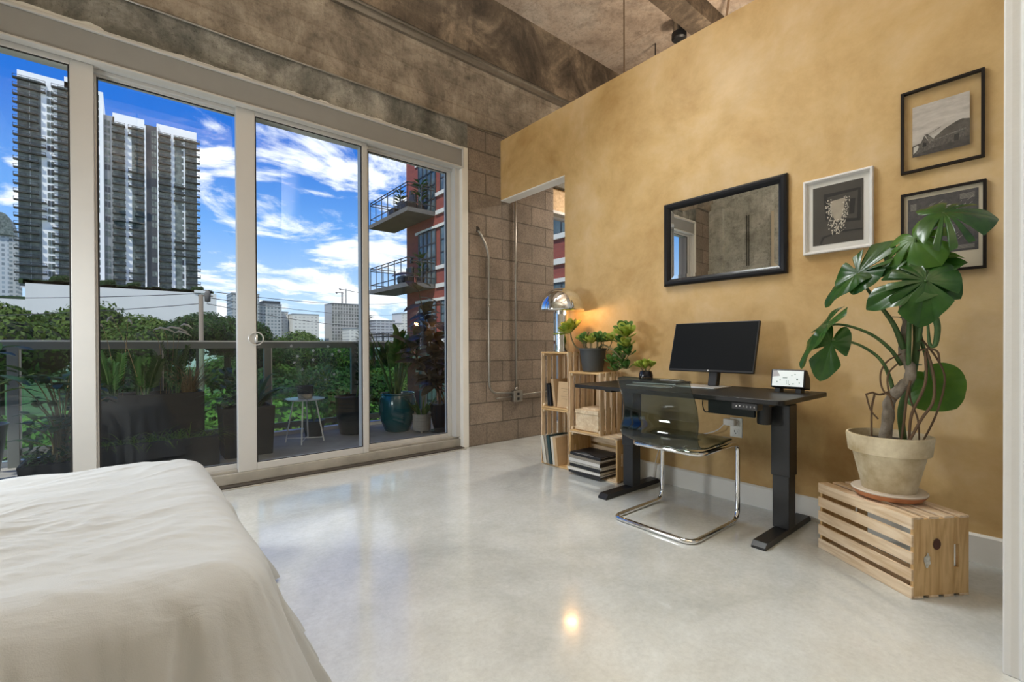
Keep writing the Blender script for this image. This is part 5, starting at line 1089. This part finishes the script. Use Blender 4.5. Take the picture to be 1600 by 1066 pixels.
# ================================================================== BRICK BUILDING (the next wing)
t = thing('brick_building', 'red brick apartment wing with white stone bands seen at the right of the window', 'building', (10.65, 14, -7))
XB = 10.65
B(XB, 20, 3.0, 21.05, -7, 24).build('wall', 'red_brick', t)
for k in range(-2, 5):
    dz = 3.26*k; nb = MB()
    for (z0, z1) in ((4.40, 4.56), (3.58, 3.76), (3.0, 3.13)): nb.box(XB-.07, XB, 4.0, 18.15, z0+dz, z1+dz)
    nb.box(XB-.05, XB, 18.18, 20.1, 3.0+dz, 3.13+dz); nb.build('stone_band', 'brick_stone', t)
    for (y0, y1) in ((15.9, 17.75), (12.9, 15.2), (9.6, 11.9), (6.3, 8.6)):
        z0, z1 = 4.56+dz, 6.24+dz; f_ = B(XB-.02, XB+.06, y0, y1, z0, z1).build('window', 'brick_win', t)
        m_ = MB(); n = 3
        for j in range(n+1): yy_ = y0+(y1-y0)*j/n; m_.box(XB-.045, XB-.018, yy_-.03, yy_+.03, z0, z1)
        for j in range(4): q = z0+(z1-z0)*j/3; m_.box(XB-.045, XB-.018, y0, y1, q-.025, q+.025)
        m_.build('window_frame', 'brick_frame', f_)
    z0, z1 = 3.76+dz, 6.26+dz; f_ = B(XB-.02, XB+.06, 18.2, 19.75, z0, z1).build('balcony_door', 'brick_win', t)
    m_ = MB()
    for j in range(5): yy_ = 18.2+1.55*j/4; m_.box(XB-.05, XB-.018, yy_-.04, yy_+.04, z0, z1)
    for j in range(5): q = z0+(z1-z0)*j/4; m_.box(XB-.05, XB-.018, 18.2, 19.75, q-.03, q+.03)
    m_.build('door_frame', 'brick_frame', f_)
    B(XB-.12, XB, 20.35, 20.5, 5.0+dz, 5.25+dz).build('wall_lamp', 'brick_frame', t)
    if k < -1 or k > 1: continue
    zs = 3.60+dz-.0
    b_ = B(9.28, XB, 18.28, 22.4, zs-.02, zs+.17).build('balcony_slab', 'slab_grey', t)
    r_ = MB(); zt = zs+.17
    for (x0, y0, x1, y1) in ((9.33, 18.33, 9.33, 22.35), (9.33, 18.33, XB, 18.33), (9.33, 22.35, XB, 22.35)):
        for hh in (.25, .95, 1.08): r_.tube([(x0, y0, zt+hh), (x1, y1, zt+hh)], .022, 6)
        n = max(2, int(math.hypot(x1-x0, y1-y0)/.62))
        for j in range(n+1): r_.tube([(x0+(x1-x0)*j/n, y0+(y1-y0)*j/n, zt), (x0+(x1-x0)*j/n, y0+(y1-y0)*j/n, zt+1.08)], .020, 6)
    r_.build('railing', 'brick_frame', b_)
    if k in (0, 1):
        for j, (x, y) in enumerate(((9.8, 19.2), (9.8, 20.4)) if k else ((9.8, 19.5),)):
            c_ = thing('balcony_chair', ('dark lounge chair on the upper brick balcony, nearer the corner' if j == 0 else 'dark lounge chair on the upper brick balcony, farther along') if k else 'dark chair on the lower brick balcony', 'chair', (x, y, zt), 0, 'chairs on the brick balconies')
            B(x-.3, x+.3, y-.3, y+.3, zt+.12, zt+.42).build('seat', 'plastic_black', c_, bevel=.05); B(x+.15, x+.3, y-.3, y+.3, zt+.42, zt+.85).build('backrest', 'plastic_black', c_, bevel=.05)
            B(x-.26, x+.26, y-.26, y+.26, zt, zt+.12).build('base', 'plastic_black', c_)
        for j in range(2 if k else 1):
            y = 19.0+2.0*j; pp = thing('balcony_plant', ('leafy pot plant on the upper brick balcony, near the door' if j == 0 else 'leafy pot plant at the far end of the upper brick balcony') if k else 'leafy pot plant on the lower brick balcony', 'plant', (10.3, y, zt), 0, 'plants on the brick balconies')
            MB().lathe([(.14, zt), (.2, zt+.35), (0, zt+.33)], (10.3, y, 0), 16).build('pot', 'box_black', pp)
            mb = MB()
            for q in range(90): a = rnd.uniform(0, 6.3); oval(mb, (10.3+.12*math.cos(a), y+.12*math.sin(a), zt+.35+rnd.uniform(0, 1.1)), (math.cos(a), math.sin(a), .5), (0, 0, 1), .3, .09)
            mb.build('leaves', 'outdoor_leaf', pp)
# ================================================================== TOWER AND PODIUM
t = thing('apartment_tower', 'tall white apartment tower with dark balconies on every floor', 'building', (-4, 240, 22))
TY = 233.0; FH = 2.8
def wallb(x0, x1, z1, m_='tower_white', y0=TY, y1=TY+22, z0=22.62, n='wall'): return B(x0, x1, y0, y1, z0, z1).build(n, m_, t)
wallb(-29.4, -16.0, 97.6); wallb(-17.6, -10.2, 99.4); wallb(-10.2, -7.0, 96.9, y0=TY-.8); wallb(-7.0, -3.9, 89.0, 'tower_grey'); wallb(-4.4, 5.1, 90.6)
wallb(5.1, 9.0, 88.9, 'tower_dark'); wallb(9.0, 22.2, 90.4); wallb(5.0, 5.5, 88.0, y0=TY-1.2, y1=TY); wallb(9.0, 9.4, 89.5, y0=TY-1.2, y1=TY)
rec = [(-29.3, -26.5), (-26.3, -23.6), (-19.4, -15.8), (-4.3, -.9), (1.2, 5.0), (9.5, 13.4), (14.7, 17.0), (18.2, 22.1)]
nf = lambda x: 26 if x < -7 else 23
for (a, b) in rec: B(a, b, TY-.15, TY+.1, 22.5, 22.5+FH*nf(a)).build('glazed_recess', 'tower_glass', t)
bal = [(-30.4, -22.3, 26), (-20.9, -15.8, 26), (-4.6, -.7, 23), (.1, 5.0, 23), (9.3, 13.5, 23), (14.4, 23.2, 23)]
items = []
for ci, (a, b, n) in enumerate(bal):
    for f_ in range(n): items.append((a+3.8 if (ci == 5 and f_ % 8 < 5) else a if not (ci == 3 and f_ % 7 > 2) else a+1.9, b if not (ci == 0 and (f_ % 8) > 2) else b-1.9, 24.0+FH*f_, ci))
proto = {}
def bal_mesh(mb, a, b, z):
    mb.box(a, b, TY-1.5, TY, z, z+.45); mb.box(a, b, TY-1.5, TY-1.42, z+1.12, z+1.25)
    for q in (a, (a+b)/2, b-.15): mb.box(q, q+.15, TY-1.5, TY-1.42, z+.55, z+1.2)
restm = MB()
for k, (a, b, z_, ci) in enumerate(sorted(items, key=lambda q: (q[2]))):
    if k < 98: mb = MB(); bal_mesh(mb, a, b, z_); mb.build('balcony', 'balcony_dark', t)
    else: bal_mesh(restm, a, b, z_)
tag(restm.build('balcony_rows', 'balcony_dark', t), kind='stuff')
wins = []
for (a, b, n, y_) in ((-22.1, -20.4, 26, TY), (-9.7, -8.2, 26, TY-.8), (-6.7, -5.2, 23, TY), (7.3, 8.8, 23, TY), (1.2, 2.6, 23, TY), (16.0, 17.6, 23, TY)):
    for f_ in range(n):
        if (f_*7+int(a)) % 9 == 0 and a < 1: continue
        wins.append((a, b, 23.2+FH*f_, y_))
wins.sort(key=lambda q: q[2]); restm = MB()
for k, (a, b, z_, y_) in enumerate(wins):
    tgt = MB() if k < 98 else restm; tgt.box(a, (a+b)/2-.08, y_-.12, y_, z_+.3, z_+2.3); tgt.box((a+b)/2+.08, b, y_-.12, y_, z_+.3, z_+2.3)
    if k < 98: tgt.build('window', 'tower_glass' if k % 4 else 'tower_dark', t)
tag(restm.build('window_rows', 'tower_glass', t), kind='stuff')
t = thing('parking_podium', 'long blank white podium wall under the apartment tower', 'building', (0, 228, -7))
B(-26.6, 27.5, 222, 260, -7, 22.6).build('wall', 'podium_white', t); B(-45, -26.6, 224, 260, -7, 17.2).build('low_wall', 'podium_white', t); B(20, 25, 221.5, 230, 22.6, 23.6).build('parapet', 'podium_white', t)
mb = MB(); rr_ = random.Random(2)
for k in range(120): x = -27+53*k/120; w = rr_.uniform(.6, 1.2); mb.box(x-w, x+w, 222.5, 224.5, 22.5, 23.2+rr_.uniform(0, .9))
mb.build('hedge', 'hedge', t); B(-44, -27, 224.5, 228, 17.2, 18.2).build('hedge', 'hedge', t)
# ------------------------------------------------------------------ far buildings
def tower(name, label, x0, x1, y, dep, z1, m_, extra=()):
    t = thing(name, label, 'building', ((x0+x1)/2, y, -7)); B(x0, x1, y, y+dep, -7, z1).build('wall', m_, t); B(x0-.2, x1+.2, y-.2, y+dep, z1, z1+1).build('roof', 'tower_grey', t)
    for (a, b, z0, z_, n, mm) in extra: B(a, b, y+.5, y+dep*.6, z0, z_).build(n, mm, t)
    return t
t = tower('glass_tower', 'slender pale tower with a curved glass crown at the far left', -95, -68, 500, 25, 83, 'facade_slim')
mb = MB(); mb.prism([(-80, 0, 84), (-80, 0, 100), (-71, 0, 100)]+[(-71+5.6*math.sin(a), 0, 84+16*math.cos(a)) for a in (.35, .7, 1.0, 1.3)]+[(-65.3, 0, 84)], (0, 20, 0), Matrix.Translation((0, 498, 0))); mb.build('glass_crown', 'tower_glass', t)
B(-68, -63.9, 499, 520, 84, 84.5).build('ledge', 'tower_grey', t); B(-68, -63.9, 500, 520, -7, 84).build('wing', 'facade_a', t)
tower('apartment_block', 'grey slab tower far away behind the left sliding door post', 74, 97, 500, 30, 51, 'facade_a')
tower('apartment_block', 'dark grey block far away right of the sliding door handle', 97.3, 118, 505, 30, 42.5, 'facade_a', ((101.5, 117, 43.5, 46.5, 'roof_room', 'tower_dark'),))
tower('office_block', 'low white office block far away between the grey block and the crane', 127, 152.5, 500, 30, 33.5, 'facade_b')
tower('office_block', 'low pale block far away just left of the white office block', 118.8, 126.5, 515, 30, 36, 'facade_b')
tower('unfinished_tower', 'unfinished concrete tower far away carrying the two cranes', 166, 195, 500, 25, 46.5, 'facade_c')
tower('office_block', 'low white block standing at the foot of the unfinished tower', 173, 184, 470, 20, 19, 'facade_b')
tower('office_block', 'small grey block right of the foot of the unfinished tower', 184.5, 192, 470, 20, 20, 'facade_d')
tower('patterned_block', 'grey block with a patterned facade seen right of the middle post', 213, 237.5, 500, 25, 30, 'facade_d')
tower('office_block', 'small white block just right of the patterned grey block', 238.5, 245.5, 495, 25, 27, 'facade_b')
tower('office_block', 'tall cream block partly hidden behind the brick wing', 245.8, 262, 500, 25, 39.5, 'facade_b')
for lb, x, z_ in (('left construction crane on the unfinished tower', 178.5, 60), ('right construction crane on the unfinished tower', 182.5, 64)):
    t = thing('tower_crane', lb, 'crane', (x, 505, 47), 0, 'cranes on the unfinished tower')
    mb = MB()
    for a in (-.5, .5):
        for b in (-.5, .5): mb.tube([(x+a, 505+b, 46), (x+a, 505+b, z_)], .18, 4)
    for k in range(8): z0 = 47+(z_-47)*k/8; mb.tube([(x-.5, 504.5, z0), (x+.5, 504.5, z0+(z_-47)/8)], .12, 4)
    mb.build('mast', 'crane_metal', t)
    mb = MB(); s_ = 1 if x < 180 else -1; mb.tube([(x-7, 505, z_-.6), (x+(14 if s_ < 0 else 2), 505, z_-(3 if s_ < 0 else .8))], .3, 4); mb.tube([(x-7, 505, z_-.2), (x-5.5, 505, z_-1.8)], .8, 5); mb.build('jib', 'crane_metal', t)
# ------------------------------------------------------------------ pole and wires
t = thing('utility_pole', 'weathered wooden utility pole in front of the trees', 'utility pole', (2.2, 22, -7))
MB().tube([(2.2, 22, -7), (2.2, 22, 3.05)], [.10, .08], 12).build('pole', 'pole_wood', t, smooth=True); MB().lathe([(.0, 2.75), (.10, 2.8), (.11, 3.1), (.06, 3.22), (0, 3.25)], (2.42, 22, 0), 14).build('transformer', 'slab_grey', t, smooth=True)
B(2.1, 2.6, 21.95, 22.0, 2.98, 3.04).build('crossarm', 'pole_wood', t)
for lb, a, b, sag in (('upper cable running right from the utility pole', (2.4, 22, 3.2), (34, 60, 8.2), .8), ('middle cable running right from the utility pole', (2.4, 22, 2.95), (34, 60, 6.4), .8), ('lower cable running right from the utility pole', (2.4, 22, 2.7), (34, 60, 5.4), 1.2), ('cable running left from the top of the utility pole', (2.2, 22, 3.1), (-16, 24, 2.9), .5), ('lower cable running left from the utility pole', (2.2, 22, 2.7), (-16, 24, 2.2), .6)):
    A, Bq = Vector(a), Vector(b); tag(MB().tube([A.lerp(Bq, i/20)-Vector((0, 0, sag*4*(i/20)*(1-i/20))) for i in range(21)], .014, 5).build('power_cable', 'wire'), lb, 'cable', 'power cables')
# ------------------------------------------------------------------ ground and trees
struct('ground', B(-400, 500, 6.5, 900, -7.2, -7.0), 'grass_ground')
NR = np.random.default_rng(4)
def crown_mesh(name, R, n, leaf, m_, seed):
    rg = np.random.default_rng(seed); K = 16
    cen = rg.normal(size=(K, 3)); cen /= np.linalg.norm(cen, axis=1)[:, None]; cen *= (rg.random(K)**.5*.62)[:, None]; cen[:, 2] = np.abs(cen[:, 2])*.9-.15; rad = rg.uniform(.26, .45, K)
    ci = rg.integers(0, K, n); dr = rg.normal(size=(n, 3)); dr /= np.linalg.norm(dr, axis=1)[:, None]; 
    pos = cen[ci]+dr*(rad[ci]*rg.uniform(.8, 1.12, n))[:, None]
    pos *= np.array(R); u = rg.normal(size=(n, 3)); nrm = dr+rg.normal(size=(n, 3))*.45; nrm /= np.linalg.norm(nrm, axis=1)[:, None]
    u -= nrm*(u*nrm).sum(1)[:, None]; u /= np.linalg.norm(u, axis=1)[:, None]; w = np.cross(nrm, u); s_ = leaf*rg.uniform(.6, 1.25, n)[:, None]
    V = np.stack([pos-u*s_, pos-w*s_*.5, pos+u*s_, pos+w*s_*.5], 1).reshape(-1, 3); F = np.arange(4*n).reshape(-1, 4)
    import bmesh
    bm = bmesh.new()
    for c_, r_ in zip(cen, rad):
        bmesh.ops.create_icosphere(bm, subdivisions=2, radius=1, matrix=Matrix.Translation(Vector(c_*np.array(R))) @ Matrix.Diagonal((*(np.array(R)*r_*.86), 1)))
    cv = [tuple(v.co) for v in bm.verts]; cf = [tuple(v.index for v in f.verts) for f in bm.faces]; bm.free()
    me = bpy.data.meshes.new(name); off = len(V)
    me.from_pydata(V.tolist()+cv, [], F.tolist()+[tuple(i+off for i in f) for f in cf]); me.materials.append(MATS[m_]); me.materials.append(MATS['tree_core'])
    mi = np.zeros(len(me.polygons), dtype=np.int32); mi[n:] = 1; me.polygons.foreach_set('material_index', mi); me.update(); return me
def tree(label, x, y, ztop, R, proto_me, s=1):
    t = thing('tree', label, 'tree', (x, y, -7), rnd.uniform(0, 6), 'trees below the balcony')
    o = bpy.data.objects.new('crown', proto_me); COL.objects.link(o); o.parent = t; o.location = (0, 0, ztop+7-R*.80*s); o.scale = (s, s, s)
    mb = MB().tube([(0, 0, 0), (.1, 0, ztop+7-R*1.0*s)], [.25, .16], 8); tr = mb.build('trunk', 'trunk', None); tr.parent = t
    return t
cm = {k: crown_mesh('crown_'+k, (4.2, 3.8, 3.3), 15000, .15, m_, i+3) for i, (k, m_) in enumerate((('a', 'tree_leaf'), ('b', 'tree_leaf_b'), ('c', 'tree_leaf_dark')))}
TR = [('broad olive green tree at the far left under the slender tower', -9.5, 33, 3.7, 'a', 1.0), ('olive green tree with a flat crown left of the first post', -4.6, 31, 3.7, 'a', .95), ('olive tree behind the first window post', -1.2, 33, 4.0, 'a', .9), ('lower olive tree left of the utility pole', 1.0, 31, 3.0, 'a', .7),
      ('small dark bushy tree just left of the utility pole', 2.6, 27, 2.9, 'c', .42), ('dark rounded tree right of the utility pole', 4.3, 30, 3.1, 'c', .62), ('dark tree at the left of the sliding door handle', 6.8, 34, 2.0, 'c', .6),
      ('spreading green tree below the white office block', 12.6, 46, 3.1, 'a', .95), ('low spreading tree right of the sliding door handle', 9.2, 44, 1.9, 'a', .7), ('low tree below the unfinished tower', 17.5, 48, 2.0, 'a', .9), ('dark tree below the patterned block', 21, 42, 1.4, 'c', .8),
      ('bright green tree through the left glass panel', -3.6, 16, -.25, 'b', .9), ('bright green tree behind the tall trough', -.2, 17, -.35, 'b', .85), ('bright green tree behind the square planter', 3.0, 18, -.5, 'b', .75), ('dark green tree behind the railing glass at the side table', 5.8, 22, .3, 'c', .9), ('bright green bush low behind the side table', 5.2, 16, -2.4, 'b', .8),
      ('green bush low behind the ribbed pot', 8.5, 20, -1.6, 'b', .9), ('dark tree behind the teal pot', 9.4, 26, .3, 'c', .8), ('green tree at the far left behind the round tub', -8.5, 18, -.2, 'b', 1.0), ('low bush behind the low trough', 1.2, 13, -3.4, 'b', .8), ('low bush behind the tall trough', -1.8, 13, -3.0, 'b', .8),
      ('green tree far behind the railing in the middle', 7.5, 33, .6, 'a', .9), ('bright green bush behind the round tub', -3.6, 21, -.8, 'b', .9), ('low bright bush under the low black trough', -2.4, 15.5, -2.2, 'b', .8), ('bright green bush between the tall trough and the square planter', 2.6, 24, -.9, 'b', .85), ('green tree behind the brick wing corner', 14, 30, .2, 'a', .9), ('distant dark tree at the foot of the white podium', 0, 60, 1.5, 'c', 1.6), ('distant olive tree at the foot of the white podium, farther left', -14, 58, 3.0, 'a', 1.7), ('distant olive tree below the grey slab tower', 12, 66, 1.8, 'a', 1.6), ('distant tree below the far cranes', 26, 70, 2.0, 'c', 1.7)]
for lb, x, y, zt, k, s in TR: tree(lb, x, y, zt, 3.3, cm[k], s)
# small trees on the podium roof
for lb, x, r_ in (('small dark tree on the podium roof in front of the tower, left', -18.5, 2.4), ('small dark tree on the podium roof by the first window post', -6.0, 2.2), ('small olive tree on the podium roof in the middle', 1.5, 2.0), ('small tree at the right end of the podium roof', 21.5, 2.0)):
    t = thing('roof_tree', lb, 'tree', (x, 226, 22.6), 0, 'trees on the podium roof'); o = bpy.data.objects.new('crown', cm['c']); COL.objects.link(o); o.parent = t; o.location = (0, 0, r_*.9); o.scale = (r_/3.2,)*3
    tr = MB().tube([(0, 0, 0), (0, 0, r_*.6)], .2, 6).build('trunk', 'trunk', None); tr.parent = t
